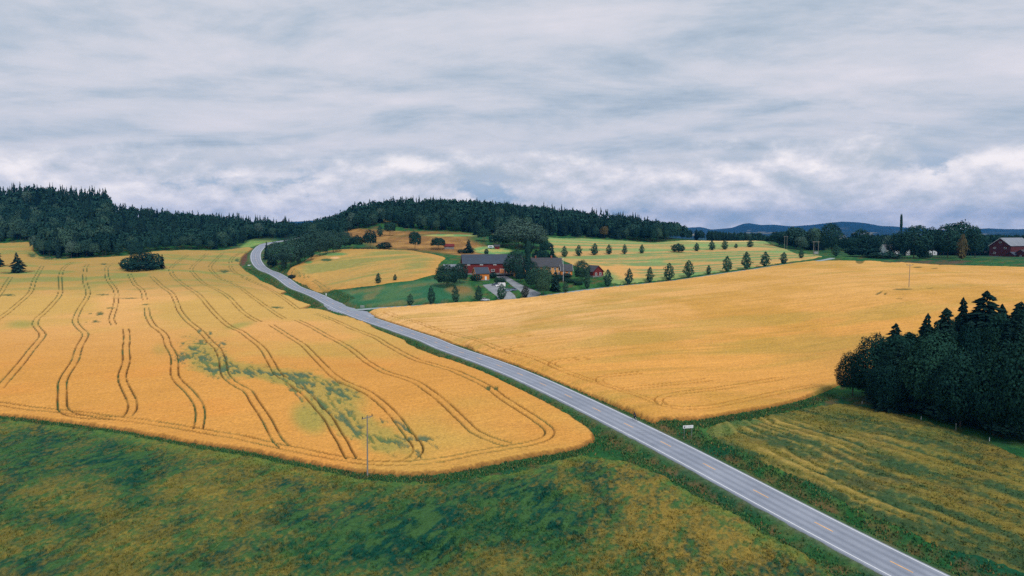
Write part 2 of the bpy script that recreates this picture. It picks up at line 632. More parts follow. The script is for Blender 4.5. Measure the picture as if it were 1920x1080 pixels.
# ------------------------------------------------------------------ ground sheet
def poly_sd(x, y, poly):
    """signed distance to a closed polygon, positive inside"""
    sh = x.shape
    x, y = x.ravel(), y.ravel()
    best = np.full(x.shape, 1e12)
    inside = np.zeros(x.shape, bool)
    n = len(poly)
    for i in range(n):
        ax, ay = poly[i]
        bx, by = poly[(i + 1) % n]
        dx, dy = bx - ax, by - ay
        t = np.clip(((x - ax) * dx + (y - ay) * dy) / (dx * dx + dy * dy + 1e-12), 0, 1)
        best = np.minimum(best, (x - ax - t * dx) ** 2 + (y - ay - t * dy) ** 2)
        if ay != by:
            c = ((ay > y) != (by > y)) & (x < dx * (y - ay) / dy + ax)
            inside ^= c
    d = np.sqrt(best)
    return np.where(inside, d, -d).reshape(sh)


def world_poly(px):
    return unproj(px)[:, :2]


def blob(px, py, cx, cy, rx, ry, rot=0.0):
    """soft patch around a picture position, for where plants of another colour grow"""
    c, s = math.cos(rot), math.sin(rot)
    a, b = (px - cx) * c + (py - cy) * s, -(px - cx) * s + (py - cy) * c
    return np.exp(-((a / rx) ** 2 + (b / ry) ** 2))


def lerp(a, b, t):
    return a + (np.asarray(b) - a) * t[..., None]


def ground_colour(X, Y, Z):
    n1, n2, n3 = fbm(X / 9, Y / 9, 1), fbm(X / 2.2, Y / 2.2, 2), fbm(X / 40, Y / 40, 3)
    c = np.empty(X.shape + (3,))
    c[:] = alb(40, 92, 52)
    c = lerp(c, alb(72, 112, 58), sstep(0.45, 0.75, n2))
    c = lerp(c, alb(20, 78, 58), sstep(0.5, 0.72, n1) * 0.8)
    c = lerp(c, alb(104, 86, 56), sstep(0.56, 0.74, fbm(X / 3.5, Y / 3.5, 5)) * 0.85)
    # the verge: short green grass at the asphalt, reddish weeds on the bank
    m = (Y > 50) & (Y < 800)
    d = np.full(X.shape, 99.0)
    dd, _, _ = line_dist(X[m], Y[m], ROAD[::4])
    d[m] = dd
    c = lerp(c, alb(84, 102, 70), (1 - sstep(4.4, 6.2, d)) * 0.6)
    c = lerp(c, alb(116, 88, 62), sstep(5, 6.5, d) * (1 - sstep(7.5, 10, d)) * sstep(0.42, 0.7, n2) * 0.8)
    c = lerp(c, alb(112, 114, 100), (1 - sstep(4.1, 4.5, d)) * 0.5)
    px, py = to_px(X, Y, Z)
    # rough pasture on the slope behind the farm
    past = np.clip(sum(blob(px, py, *b) for b in ((740, 452, 60, 13), (820, 456, 70, 16), (800, 440, 80, 5), (700, 440, 40, 9), (880, 470, 40, 10), (660, 434, 30, 5))), 0, 1)
    past = past * sstep(440, 470, Y)
    brown = lerp(np.broadcast_to(alb(142, 104, 62), X.shape + (3,)), alb(176, 132, 78), sstep(0.45, 0.7, n1))
    brown = lerp(brown, alb(92, 96, 58), sstep(0.5, 0.7, n3) * 0.6)
    c = c * (1 - sstep(0.25, 0.6, past)[..., None]) + brown * sstep(0.25, 0.6, past)[..., None]
    strip = sstep(0.4, 0.7, np.clip(blob(px, py, 845, 441.3, 62, 2.6) + blob(px, py, 910, 468, 26, 7) + blob(px, py, 935, 471, 30, 6), 0, 1)) * (Y > 420)
    c = lerp(c, lerp(np.broadcast_to(alb(118, 160, 100), X.shape + (3,)), alb(190, 176, 104), sstep(0.5, 0.7, n1)), strip)
    c = lerp(c, alb(226, 190, 110), sstep(0.4, 0.6, blob(px, py, 727, 412, 8, 6)))
    # mown grass triangle by the junction and the farm lawn
    tri = sstep(-1, 3, poly_sd(X, Y, world_poly([(598, 545), (700, 539), (800, 524), (850, 518), (880, 530), (900, 556), (860, 562), (760, 570), (690, 573), (660, 570), (640, 558)])))
    lawn = lerp(np.broadcast_to(alb(80, 116, 78), X.shape + (3,)), alb(52, 106, 76), sstep(0.4, 0.65, fbm(X / 20, Y / 7, 8)))
    lawn = lerp(lawn, alb(120, 116, 76), sstep(0.5, 0.68, fbm(X / 8, Y / 8, 9)) * 0.8)
    lawn = lerp(lawn, alb(134, 112, 70), sstep(0.3, 0.8, blob(px, py, 862, 543, 32, 9)))
    c = c * (1 - tri[..., None]) + lawn * tri[..., None]
    # green ley at the road bend
    ley = sstep(0.35, 0.7, np.clip(blob(px, py, 478, 455, 36, 7, -0.35) + blob(px, py, 500, 450, 26, 4), 0, 1)) * (Y > 400)
    c = lerp(c, lerp(np.broadcast_to(alb(120, 158, 88), X.shape + (3,)), alb(160, 170, 96), sstep(0.4, 0.7, n1)), ley)
    # reddish bank outside the bend
    c = lerp(c, alb(104, 72, 58), sstep(0.35, 0.8, blob(px, py, 458, 486, 7, 18, 0.3)) * sstep(5.5, 7, d))
    # soil round the right hand farm
    soil = sstep(0.3, 0.7, np.clip(blob(px, py, 1690, 492, 50, 3.0) + blob(px, py, 1780, 491, 50, 4.5), 0, 1)) * (Y > 380)
    c = lerp(c, alb(96, 80, 66), soil * sstep(0.35, 0.6, n2))
    rad = np.hypot(X, Y)
    farc = lerp(np.broadcast_to(alb(18, 52, 46), X.shape + (3,)), alb(60, 84, 58), sstep(0.5, 0.7, fbm(X / 180, Y / 180, 12)))
    fk_ = sstep(560, 660, rad) * sstep(260, 420, X) + sstep(950, 1200, rad)
    c = lerp(c, farc, np.clip(fk_, 0, 1))
    c = lerp(c, alb(20, 56, 46), sstep(690, 740, Y) * sstep(-700, -100, -np.abs(X)))
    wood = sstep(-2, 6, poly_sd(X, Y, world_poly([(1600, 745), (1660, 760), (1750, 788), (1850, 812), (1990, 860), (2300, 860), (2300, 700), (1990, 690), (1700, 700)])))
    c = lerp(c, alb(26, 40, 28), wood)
    return c


rr = [0.0, 15, 30, 45, 55]
while rr[-1] < 1150:
    rr.append(rr[-1] * 1.0105)
while rr[-1] < 16000:
    rr.append(rr[-1] * 1.09)
rr = np.array(rr)
aa = np.radians(np.r_[np.linspace(-180, -46, 26)[:-1], np.linspace(-46, 46, 600), np.linspace(46, 180, 26)[1:-1]])
R_, A_ = np.meshgrid(rr, aa, indexing='ij')
X, Y = R_ * np.sin(A_), R_ * np.cos(A_)
Z = G(X, Y)
Zn = Z + (fbm(X / 1.6, Y / 1.6, 21, 3) - 0.5) * 0.35 * (1 - sstep(250, 500, R_)) * sstep(50, 70, R_)
gc = ground_colour(X, Y, Z)
nr, na = X.shape
ids = np.arange(nr * na).reshape(nr, na)
q = np.stack([ids[:-1, :], ids[:-1, :], ids[1:, :], ids[1:, :]], -1)
q[..., 1] = np.roll(ids, -1, 1)[:-1]
q[..., 2] = np.roll(ids, -1, 1)[1:]
M_ground = sheet_mat('ground_grass', 1.4, 0.45, None, 0, 0.9, (0.12, (0.85, 0.92, 0.8)))
gm = make_mesh('ground', np.c_[X.ravel(), Y.ravel(), Zn.ravel()], [q.reshape(-1, 4)], [M_ground], smooth=True, col=gc.reshape(-1, 3))
link('ground', gm, kind='structure')

# ------------------------------------------------------------------ crops
TRAMS_L = [
 [(20,520),(10,535),(3,547),(-12,565)],
 [(80,498),(73,510),(64,527),(57.5,547),(45,560),(32,571),(18,583),(0,596),(-15,605)],
 [(135,492),(119,503),(113,520),(113,550),(100,568),(82,587),(70,597),(66,608),(72,617),(80,627),(75,637),(62,652),(42,678),(17,707),(5,720),(-2,730)],
 [(165,495),(160,503),(159,527),(165,547),(162,560),(150,578),(141,600),(147,613),(160,625),(158,634),(148,652),(140,678),(125,700),(117,717),(117,737),(117,763),(121,772),(142,780),(167,783),(217,784)],
 [(213,494),(200,502),(202,523),(217,545),(218,563),(215,578),(209,598),(214,610)],
 [(236,616),(238,633),(236,655),(237,677),(229,703),(230,715),(238,733),(248,753),(248,770),(242,780),(230,785)],
 [(242,513),(253,533),(267,545),(272,563)],
 [(275,577),(277,592),(287,610),(303,622),(311,632),(315,647),(327,670),(327,698),(332,712),(357,737),(372,758),(376,780),(371,806)],
 [(284,518),(305,538),(322,550),(332,570),(337,583),(353,603),(373,618),(385,630),(398,645),(408,653),(417,675),(422,702),(440,720),(465,733),(477,753),(500,787),(512,810),(521,827),(532,837)],
 [(352,478),(328,495),(320,505),(327,520),(353,540),(373,553),(390,573),(407,592),(430,612),(453,622),(472,637),(492,653),(510,683),(522,702),(550,720),(575,740),(600,767),(615,783),(630,810),(645,833),(652,852),(662,862)],
 [(388,476),(360,502),(363,513),(383,532),(410,545),(430,558),(443,572),(462,590),(487,604)],
 [(508,609),(538,628),(568,647),(588,667),(615,695),(630,708),(653,721),(688,735),(717,757),(740,780),(760,807),(782,833),(787,846),(779,858),(760,866)],
 [(418,474),(395,498),(397,508),(413,522),(440,533),(467,552),(492,570),(517,588),(534,598)],
 [(556,600),(582,612),(610,628),(643,645),(668,662),(690,680),(713,693),(737,703),(768,712),(790,723),(808,736),(838,760),(872,793),(893,812),(920,824),(942,832),(967,835)],
 [(452,474),(440,480),(433,488),(432,500),(443,513),(472,527),(505,542),(530,558),(560,580)],
 [(590,588),(612,595),(630,602),(663,617),(702,632),(727,647),(765,668),(793,679),(835,690),(876,706),(917,727),(950,752),(992,777),(1018,795),(1033,807),(1035,815),(1025,823),(1000,832),(967,836),(917,845),(850,858),(800,867),(747,869),(697,868),(660,863),(630,858),(580,848),(522,837),(460,822),(367,806),(317,798),(267,790),(208,783),(107,770),(67,767),(0,757),(-40,752)],
]
TRAMS_R = [
 [(722,584),(738,591),(782,604),(827,620),(893,637),(947,657),(997,669),(1043,689),(1090,708),(1157,729),(1227,753),(1250,763),(1280,766),(1330,763),(1397,750),(1463,735),(1530,723)],
 [(1050,692),(1034,686),(1031,680),(1046,676),(1080,673),(1120,671)],
 [(1135,722),(1122,716),(1121,710),(1134,706),(1160,702.5),(1200,699)],
 [(1160,730),(1200,726),(1280,718),(1330,712)],
 [(1252,763),(1235,756),(1233,748),(1245,741.5),(1280,736),(1330,731),(1380,724),(1430,715),(1480,707)],
 [(840,624),(829,621.5),(830,618.5),(860,616),(900,615)],
 [(905,641),(893,637),(900,634.5),(960,631),(1000,630)],
 [(960,661),(948,657),(950,653),(975,650),(1010,648)],
]
TRAMS_M = [[(548,503.5),(560,512.5),(585,524),(606,537),(616,541.5)]]


def tram_lines(px_lists, gauge):
    out = []
    for pl in px_lists:
        w = resample(unproj(catmull(pl, 5), 0.6)[:, :2], 1.6)
        if len(w) > 6:
            w = smooth_line(w, 2)
        t = np.gradient(w, axis=0)
        t /= np.linalg.norm(t, axis=1)[:, None] + 1e-9
        nrm = np.c_[-t[:, 1], t[:, 0]]
        out += [w + nrm * gauge / 2, w - nrm * gauge / 2]
    return out


def polar(azr, rng, da, dr):
    a = np.radians(np.arange(azr[0], azr[1], math.degrees(da)))
    r = [rng[0]]
    while r[-1] < rng[1]:
        r.append(r[-1] * (1 + dr))
    r = np.array(r)
    RR, AA = np.meshgrid(r, a, indexing='ij')
    return r, a, RR, AA


def track_mask(r, a, X, Y, lines, hw, da, dr):
    d = np.full(X.shape, 9.0)
    for L in lines:
        lr, la = np.hypot(L[:, 0], L[:, 1]), np.arctan2(L[:, 0], L[:, 1])
        for i in range(len(L) - 1):
            r0, r1 = min(lr[i], lr[i + 1]) - 2.6, max(lr[i], lr[i + 1]) + 2.6
            m = 2.6 / max(r0, 1)
            a0, a1 = min(la[i], la[i + 1]) - m, max(la[i], la[i + 1]) + m
            i0, i1 = np.searchsorted(r, r0), np.searchsorted(r, r1)
            j0, j1 = np.searchsorted(a, a0), np.searchsorted(a, a1)
            if i1 <= i0 or j1 <= j0:
                continue
            xs, ys = X[i0:i1, j0:j1] - L[i, 0], Y[i0:i1, j0:j1] - L[i, 1]
            dx, dy = L[i + 1] - L[i]
            t = np.clip((xs * dx + ys * dy) / (dx * dx + dy * dy + 1e-9), 0, 1)
            d[i0:i1, j0:j1] = np.minimum(d[i0:i1, j0:j1], np.hypot(xs - t * dx, ys - t * dy))
    return d


def crop(name, poly_px, azr, rng, da, dr, height, colour, material, trams=(), gauge=1.9, holes=(), rough=0.12, ragged=0.5, ridge=None, tw=0.19, expand=None):
    poly = world_poly(poly_px) if expand is None else expand
    r, a, RR, AA = polar(azr, rng, da, dr)
    X, Y = RR * np.sin(AA), RR * np.cos(AA)
    sd = poly_sd(X, Y, poly)
    for h in holes:
        sd = np.minimum(sd, h(X, Y))
    sd = sd + (fbm(X / 1.3, Y / 1.3, 31, 3) - 0.5) * ragged * 2
    cell = RR * dr
    keep = sd > -np.maximum(1.0, 1.6 * cell)
    g = np.full(X.shape, 0.0)
    g[keep] = G(X[keep], Y[keep])
    top = height * sstep(-0.15, 0.45, sd) - 0.4 * (1 - sstep(-0.9, -0.1, sd))
    bumps = (fbm(X / 0.9, Y / 0.9, 41, 3) - 0.5) * rough * 2 + (fbm(X / 6, Y / 6, 43, 2) - 0.5) * rough * 2
    d = track_mask(r, a, X, Y, tram_lines(trams, gauge), 0.3, da, dr) if trams else np.full(X.shape, 9.0)
    w0 = np.maximum(tw, RR * da * 0.26)
    tm = 1 - sstep(w0 * 0.65, w0 * 1.45, d)
    gap = sstep(0.30, 0.42, fbm(X / 5, Y / 5, 47, 2))           # crop has closed over parts of a track
    tm = tm * (0.55 + 0.45 * gap)
    extra_z, col = colour(X, Y, g, sd, tm)
    z = g + top * (1 - 0.6 * tm) + (bumps + extra_z) * sstep(0, 0.5, sd)
    fk = keep[:-1, :-1] & keep[1:, :-1] & keep[:-1, 1:] & keep[1:, 1:]
    ids = -np.ones(X.shape, int)
    used = np.zeros(X.shape, bool)
    for s0 in (slice(None, -1), slice(1, None)):
        for s1 in (slice(None, -1), slice(1, None)):
            used[s0, s1] |= fk
    ids[used] = np.arange(used.sum())
    qd = np.stack([ids[:-1, :-1], ids[:-1, 1:], ids[1:, 1:], ids[1:, :-1]], -1)[fk]
    me = make_mesh(name, np.c_[X[used], Y[used], z[used]], [qd], [material], smooth=True, col=col[used])
    return me


WHEAT, WHEAT_FAR = alb(217, 160, 84), alb(226, 174, 105)


def col_left(X, Y, Z, sd, tm):
    px, py = to_px(X, Y, Z + 0.7)
    n1, n2, n3 = fbm(X / 14, Y / 14, 51), fbm(X / 2.0, Y / 2.0, 52, 4), fbm(X / 45, Y / 45, 53)
    c = np.empty(X.shape + (3,))
    c[:] = alb(216, 155, 77)
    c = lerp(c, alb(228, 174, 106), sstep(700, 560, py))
    c = lerp(c, alb(226, 142, 66), sstep(0.5, 0.75, n1) * 0.22 * sstep(600, 720, py))
    c = lerp(c, alb(196, 164, 84), sstep(0.45, 0.7, n3) * 0.65)
    # unripe, greenish upper part and damp hollows
    up = sstep(565, 520, py)
    c = lerp(c, alb(172, 142, 78), up * 0.85)
    c = lerp(c, alb(138, 146, 80), up * sstep(0.48, 0.68, fbm(X / 26, Y / 10, 54)) * 0.8)
    c = lerp(c, alb(150, 152, 78), sstep(0.3, 0.9, np.clip(blob(px, py, 580, 785, 48, 34, 0.5) + blob(px, py, 40, 608, 45, 12) * 0.8 + blob(px, py, 300, 655, 30, 20) * 0.6 + blob(px, py, 520, 712, 60, 12, 0.2) * 0.8
                                                        + blob(px, py, 450, 610, 45, 9, -0.2) * .8 + blob(px, py, 660, 740, 60, 30, 0.6) * .7 + blob(px, py, 720, 840, 60, 18) * .7, 0, 1)) * 0.75)
    # weeds where the crop failed along the wet line
    wet = np.zeros(X.shape)
    for b in ((366, 655, 14, 7, 0.3), (380, 668, 22, 8, 0.5), (345, 668, 18, 9, 0), (398, 686, 16, 12, 0.7), (425, 693, 40, 7, 0.12), (470, 697, 42, 6, 0.12), (415, 645, 7, 12, 0.9), (425, 675, 6, 22, -0.25),
              (373, 640, 12, 6, 0), (393, 626, 5, 6, 0), (373, 618, 4, 5, 0), (520, 700, 36, 3.5, 0.1), (570, 703, 26, 4, 0.1), (556, 738, 24, 6, 0.75),
              (600, 752, 30, 5, 0.75), (620, 728, 14, 5, 0.2), (632, 750, 12, 5, 0.6), (618, 772, 8, 6, 0), (650, 790, 34, 6, 0.8), (672, 812, 14, 6, 0.7), (640, 785, 16, 5, 0.3), (680, 765, 10, 5, 0.6),
              (700, 817, 14, 5, 0.2), (730, 826, 20, 4, 0.1), (770, 820, 12, 5, 0), (790, 822, 24, 5, 0), (742, 792, 12, 6, 0.7), (765, 805, 14, 4, 0.6), (785, 848, 8, 12, 0), (800, 822, 12, 5, 0),
              (820, 840, 18, 2.4, 0.66), (640, 735, 40, 16, 0.5), (560, 715, 30, 8, 0.3), (670, 743, 22, 2.4, .35)):
        wet = np.maximum(wet, blob(px, py, *b))
    ur, vr = X * 0.86 + Y * 0.51, Y * 0.86 - X * 0.51
    nf = fbm(ur / 0.7, vr / 3.2, 59, 5)
    broad_ = np.clip(blob(px, py, 385, 668, 48, 30, 0.5) + blob(px, py, 440, 695, 60, 13, 0.12) + blob(px, py, 560, 712, 90, 14, 0.25) + blob(px, py, 620, 755, 70, 30, 0.75) + blob(px, py, 690, 805, 90, 26, 0.45), 0, 1)
    c = lerp(c, alb(168, 154, 80), sstep(0.2, 0.8, broad_ + (n2 - 0.5) * 0.6) * 0.75)
    wk = 0.82 * sstep(0.42, 0.84, wet * 0.62 + broad_ * 0.22 + 0.06 + (nf - 0.5) * 2.1 + (n2 - 0.5) * 0.5) * sstep(0.06, 0.3, np.maximum(wet, broad_ * 0.8))
    wcol = lerp(np.broadcast_to(alb(84, 116, 72), X.shape + (3,)), alb(44, 98, 84), sstep(0.35, 0.6, fbm(X / 5, Y / 5, 56) + wet * 0.15 - 0.05))
    c = c * (1 - wk[..., None]) + wcol * wk[..., None]
    # small bare or weedy spots
    sp = np.zeros(X.shape)
    for b in ((18, 553, 13, 2.4), (195, 552, 14, 1.8), (195, 495, 8, 1.5), (210, 577, 10, 1.3), (272, 570, 9, 1.5), (188, 588, 8, 4), (180, 602, 8, 2.6), (170, 588, 3, 1.6), (162, 604, 4, 1.2), (520, 576, 13, 2.4), (445, 488, 5, 4),
              (420, 508, 14, 3), (300, 503, 12, 3), (915, 727, 5, 4), (930, 728, 4, 4), (240, 559, 26, 1.2), (60, 478, 9, 5), (92, 484, 22, 3)):
        sp = np.maximum(sp, blob(px, py, *b))
    sk = sstep(0.35, 0.75, sp + (fbm(X / 1.0, Y / 2.5, 60, 4) - 0.5) * 1.3) * sstep(0.1, 0.3, sp)
    c = lerp(c, alb(62, 92, 60), sk * 0.9)
    tcol = lerp(np.broadcast_to(alb(98, 72, 36), X.shape + (3,)), alb(54, 94, 58), np.clip(sstep(0.45, 0.7, fbm(X / 12, Y / 12, 57)) + up * 0.8, 0, 1))
    c = c * (1 - tm[..., None]) + tcol * tm[..., None]
    edge = 1 - sstep(0.1, 0.8, sd)
    c = lerp(c, alb(120, 84, 48), edge * 0.85)
    und = (fbm(X / 60, Y / 35, 58, 2) - 0.5) * 0.0
    return und - 0.45 * np.maximum(wk, sk), c


def col_right(X, Y, Z, sd, tm):
    px, py = to_px(X, Y, Z + 0.7)
    rot = 0.28
    u, v = X * math.cos(rot) + Y * math.sin(rot), -X * math.sin(rot) + Y * math.cos(rot)
    n1, n2 = fbm(X / 20, Y / 20, 61), fbm(u / 22, v / 1.6, 62, 4)
    c = np.empty(X.shape + (3,))
    c[:] = alb(220, 160, 82)
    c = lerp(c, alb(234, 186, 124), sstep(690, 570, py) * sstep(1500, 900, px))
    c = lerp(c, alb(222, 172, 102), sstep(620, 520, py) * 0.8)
    c = lerp(c, alb(196, 148, 66), sstep(0.46, 0.72, n1) * 0.6)
    c = lerp(c, alb(196, 150, 72), sstep(0.5, 0.72, n2) * 0.6)
    c = lerp(c, alb(178, 152, 74), sstep(0.5, 0.7, fbm(u / 50, v / 9, 63)) * 0.45)
    c = lerp(c, alb(176, 140, 70), sstep(0.3, 0.9, blob(px, py, 1560, 660, 150, 40)) * 0.35)
    sp = np.zeros(X.shape)
    for b in ((1692, 542, 20, 1.8), (1612, 490, 9, 5), (1720, 501, 10, 1.5), (1752, 503, 8, 1.2), (1648, 549, 8, 2, -0.5), (1660, 550, 4, 2, -0.5), (1250, 782, 8, 1.5), (1270, 782, 5, 1.2), (1742, 540, 10, .8), (1686, 560, 8, .8)):
        sp = np.maximum(sp, blob(px, py, *b))
    sk = sstep(0.35, 0.6, sp + (fbm(X / 2, Y / 2, 64) - 0.5) * 0.3)
    c = lerp(c, alb(110, 100, 56), sk * 0.9)
    tcol = lerp(np.broadcast_to(alb(160, 112, 52), X.shape + (3,)), alb(110, 112, 56), sstep(0.5, 0.75, fbm(X / 12, Y / 12, 57)))
    c = c * (1 - tm[..., None]) + tcol * tm[..., None]
    c = lerp(c, alb(126, 86, 46), (1 - sstep(0.1, 0.8, sd)) * 0.8)
    c = lerp(c, alb(150, 140, 70), sstep(0.4, 0.9, blob(px, py, 1545, 735, 40, 14, -0.4)) * 0.7)
    return -0.35 * sk, c


def col_fore(X, Y, Z, sd, tm):
    px, py = to_px(X, Y, Z + 0.4)
    n1, n2, n3 = fbm(X / 9, Y / 9, 71), fbm(X / 0.8, Y / 1.6, 72, 4), fbm(X / 3.2, Y / 3.2, 73)
    g = np.zeros(X.shape)
    for b in ((60, 850, 170, 60, 1.0), (230, 870, 60, 40, 1.0), (30, 960, 90, 40, .8), (130, 985, 40, 35, .9), (260, 930, 45, 35, 1.2), (60, 1060, 80, 30, .7), (560, 950, 40, 60, .6), (640, 1040, 150, 55, 1.3), (760, 1010, 120, 40, 1.2), (900, 955, 170, 42, 1.25),
              (1010, 1000, 120, 45, .9), (330, 1060, 120, 30, .5), (700, 935, 60, 30, .8), (1080, 890, 60, 20, .9), (1120, 950, 60, 30, .4), (860, 905, 60, 14, .8), (1240, 960, 40, 40, .2), (1000, 930, 80, 30, .8), (1060, 1060, 60, 40, .6), (1480, 1075, 60, 25, .4), (1200, 1050, 50, 20, .5), (340, 985, 30, 40, .5), (430, 1010, 60, 14, .7)):
        g = g + blob(px, py, *b[:4]) * b[4]
    gg = np.clip(g, 0, 1.3)
    ux, vx = X * 0.9 - Y * 0.43, X * 0.43 + Y * 0.9
    q1, q2, q3 = fbm(X / 5, Y / 5, 74, 3), fbm(ux / 1.0, vx / 2.6, 75, 3), fbm(X / 0.42, Y / 0.55, 76, 2)
    f = sstep(-0.34, 0.34, 0.34 * gg - 0.09 + (q1 - 0.5) * 0.5 + (q2 - 0.5) * 0.85 + (q3 - 0.5) * 0.7)
    gold = lerp(np.broadcast_to(alb(122, 112, 54), X.shape + (3,)), alb(152, 132, 60), sstep(0.35, 0.7, q2))
    gold = lerp(gold, alb(112, 108, 56), sstep(0.45, 0.7, fbm(X / 2.5, Y / 2.5, 77)) * 0.7)
    gold = lerp(gold, alb(164, 134, 62), sstep(1000, 1250, px) * 0.5)
    green = lerp(np.broadcast_to(alb(34, 86, 58), X.shape + (3,)), alb(16, 72, 58), sstep(0.35, 0.65, q1))
    green = lerp(green, alb(70, 106, 56), sstep(0.45, 0.68, q2) * 0.8)
    c = gold * (1 - f[..., None]) + green * f[..., None]
    c = lerp(c, alb(96, 132, 62), (1 - sstep(0.5, 5.5, sd)) * 0.5 * sstep(0.35, 0.6, n3))
    return (q2 - 0.5) * 0.22 + (q3 - 0.5) * 0.16, c


ROW_LINE = None


def col_rows(X, Y, Z, sd, tm):
    """old swaths that run with the road and curl round at the headland"""
    px, py = to_px(X, Y, Z)
    d, i, t = line_dist(X, Y, ROAD[::4])
    dd = d + 5.0 * sstep(1480, 1330, px) * np.sin(Y / 9.0) + (fbm(X / 12, Y / 12, 81) - 0.5) * 7
    wave = 0.5 + 0.5 * np.sin(dd * 2 * math.pi / 2.9)
    n1, n2, n3 = fbm(X / 7, Y / 7, 82), fbm(X / 0.8, Y / 0.8, 83, 4), fbm((Y * .86 - X * .51) / 17, (X * .86 + Y * .51) / 2.4, 84, 4)
    rowy = wave * sstep(0.3, 0.6, fbm(X / 14, Y / 14, 87))
    c = lerp(np.broadcast_to(alb(130, 118, 56), X.shape + (3,)), alb(172, 148, 78), sstep(0.4, 0.85, rowy * 0.4 + n3 * 0.35 + n2 * 0.45) * sstep(1850, 1450, px))
    c = lerp(c, alb(84, 102, 58), sstep(0.46, 0.70, (1 - rowy) * 0.12 + n1 * 0.3 + n3 * 0.35 + n2 * 0.3) * 0.75)
    c = lerp(c, alb(48, 84, 56), sstep(0.52, 0.68, n3 * 0.7 + n2 * 0.3 + sstep(1500, 1950, px) * 0.07) * 0.8)
    c = lerp(c, alb(120, 98, 58), sstep(0.56, 0.72, fbm(X / 6, Y / 3, 86)) * 0.25)
    c = lerp(c, alb(84, 118, 66), sstep(0.4, 0.8, blob(px, py, 1350, 812, 40, 14) + blob(px, py, 1400, 795, 40, 8)) * 0.6)
    return (rowy - 0.5) * 0.30 + (n2 - 0.5) * 0.3, c


def col_mid(X, Y, Z, sd, tm):
    px, py = to_px(X, Y, Z)
    n1, n2, n3 = fbm(X / 16, Y / 16, 91), fbm(X / 40, Y / 8, 92), fbm(X / 3, Y / 3, 93)
    c = lerp(np.broadcast_to(alb(190, 152, 84), X.shape + (3,)), alb(150, 144, 80), sstep(0.36, 0.62, n2))
    c = lerp(c, alb(198, 146, 78), (1 - sstep(1, 12, sd)) * 0.7)
    c = lerp(c, alb(110, 148, 88), sstep(0.4, 0.7, np.clip(blob(px, py, 620, 478, 40, 4) + blob(px, py, 578, 493, 10, 4), 0, 1)))
    c = lerp(c, alb(70, 96, 60), sstep(0.4, 0.6, blob(px, py, 612, 489, 13, 3)))
    c = lerp(c, alb(222, 176, 122), sstep(0.4, 0.6, blob(px, py, 628, 485, 10, 2.2)))
    c = c * (1 - tm[..., None]) + alb(84, 110, 62) * tm[..., None]
    return 0 * X, c


def col_back(X, Y, Z, sd, tm):
    px, py = to_px(X, Y, Z)
    n1, n2, n3 = fbm(X / 16, Y / 16, 94), fbm((X + .25 * Y) / 70, (Y - .25 * X) / 7, 95, 5), fbm(X / 30, Y / 30, 96)
    c = lerp(np.broadcast_to(alb(194, 156, 98), X.shape + (3,)), alb(126, 148, 90), sstep(0.40, 0.60, n2))
    c = lerp(c, alb(222, 166, 96), sstep(0.5, 0.7, n3) * sstep(480, 500, py) * 0.8)
    c = lerp(c, alb(128, 164, 98), np.clip(sstep(466, 452, py) * 0.55 + sstep(0.3, 0.9, np.clip(blob(px, py, 1210, 470, 60, 5) + blob(px, py, 1230, 491, 22, 3) + blob(px, py, 1460, 472, 30, 6) + blob(px, py, 1320, 462, 60, 5), 0, 1)) * 0.7, 0, 1) * sstep(0.3, 0.6, n1 + 0.15))
    c = lerp(c, alb(232, 196, 128), sstep(0.3, 0.7, blob(px, py, 1350, 452.5, 90, 2.0)))
    c = lerp(c, alb(104, 150, 92), (1 - sstep(2, 10, sd)) * sstep(500, 520, py) * 0.8)
    return 0 * X, c


L_POLY = [(-320, 760), (-60, 771), (0, 781), (60, 787), (117, 794), (233, 810), (350, 831), (467, 848), (554, 866), (597, 874), (640, 882), (690, 889), (770, 893), (840, 887), (908, 875), (983, 860),
          (1040, 852), (1075, 845), (1100, 836), (1112, 827), (1112, 817), (1100, 802), (1067, 777), (1017, 748), (967, 725), (920, 701), (905, 695), (863, 681), (822, 671), (787, 658), (765, 647),
          (758, 637), (713, 619), (685, 605.5), (653, 594.5), (625, 588), (605, 582.5), (582, 580), (562, 581), (575, 577), (584, 573.5), (560, 566), (543, 557), (526, 553), (537, 548), (513, 537), (488, 527),
          (463, 511), (449, 497), (452, 485), (460, 476), (474, 466.5), (468, 464), (445, 467), (412, 471), (350, 470), (290, 472.5), (237, 481), (175, 484.5), (120, 487), (75, 482), (63, 472), (62, 454), (0, 457), (-320, 462)]
R_POLY = [(688, 584), (702, 589.5), (720, 597.5), (735, 603), (780, 618), (813, 628.5), (843, 640), (877, 645.5), (885, 651), (913, 663), (960, 677.5), (997, 691), (1053, 715), (1110, 738), (1173, 763), (1202, 777),
          (1227, 785.5), (1260, 788), (1313, 787), (1350, 781), (1397, 772.5), (1447, 764), (1497, 752), (1530, 741), (1572, 723), (1640, 712), (1760, 690), (2000, 650), (2300, 620), (2300, 489), (1920, 488.5), (1820, 489),
          (1808, 495), (1765, 499), (1745, 497.5), (1742, 493.5), (1715, 493.5), (1665, 494), (1640, 491), (1652, 485), (1600, 480.5), (1565, 484.5), (1515, 491), (1440, 501.5), (1412, 506), (1329, 518),
          (1246, 530), (1162, 538.5), (1100, 545.5), (1030, 555), (967, 563), (884, 568), (780, 576), (714, 580)]
F_POLY = [(-320, 775), (-60, 780), (0, 787), (117, 802), (233, 816), (350, 840), (467, 857), (538, 873), (600, 886), (690, 903), (770, 909), (850, 906), (930, 894), (1000, 881), (1060, 862), (1085, 857), (1118, 860),
          (1177, 868), (1210, 880), (1252, 898), (1282, 920), (1322, 940), (1380, 967), (1430, 998), (1480, 1025), (1530, 1053), (1575, 1090), (1640, 1150), (1500, 1250), (-320, 1250)]
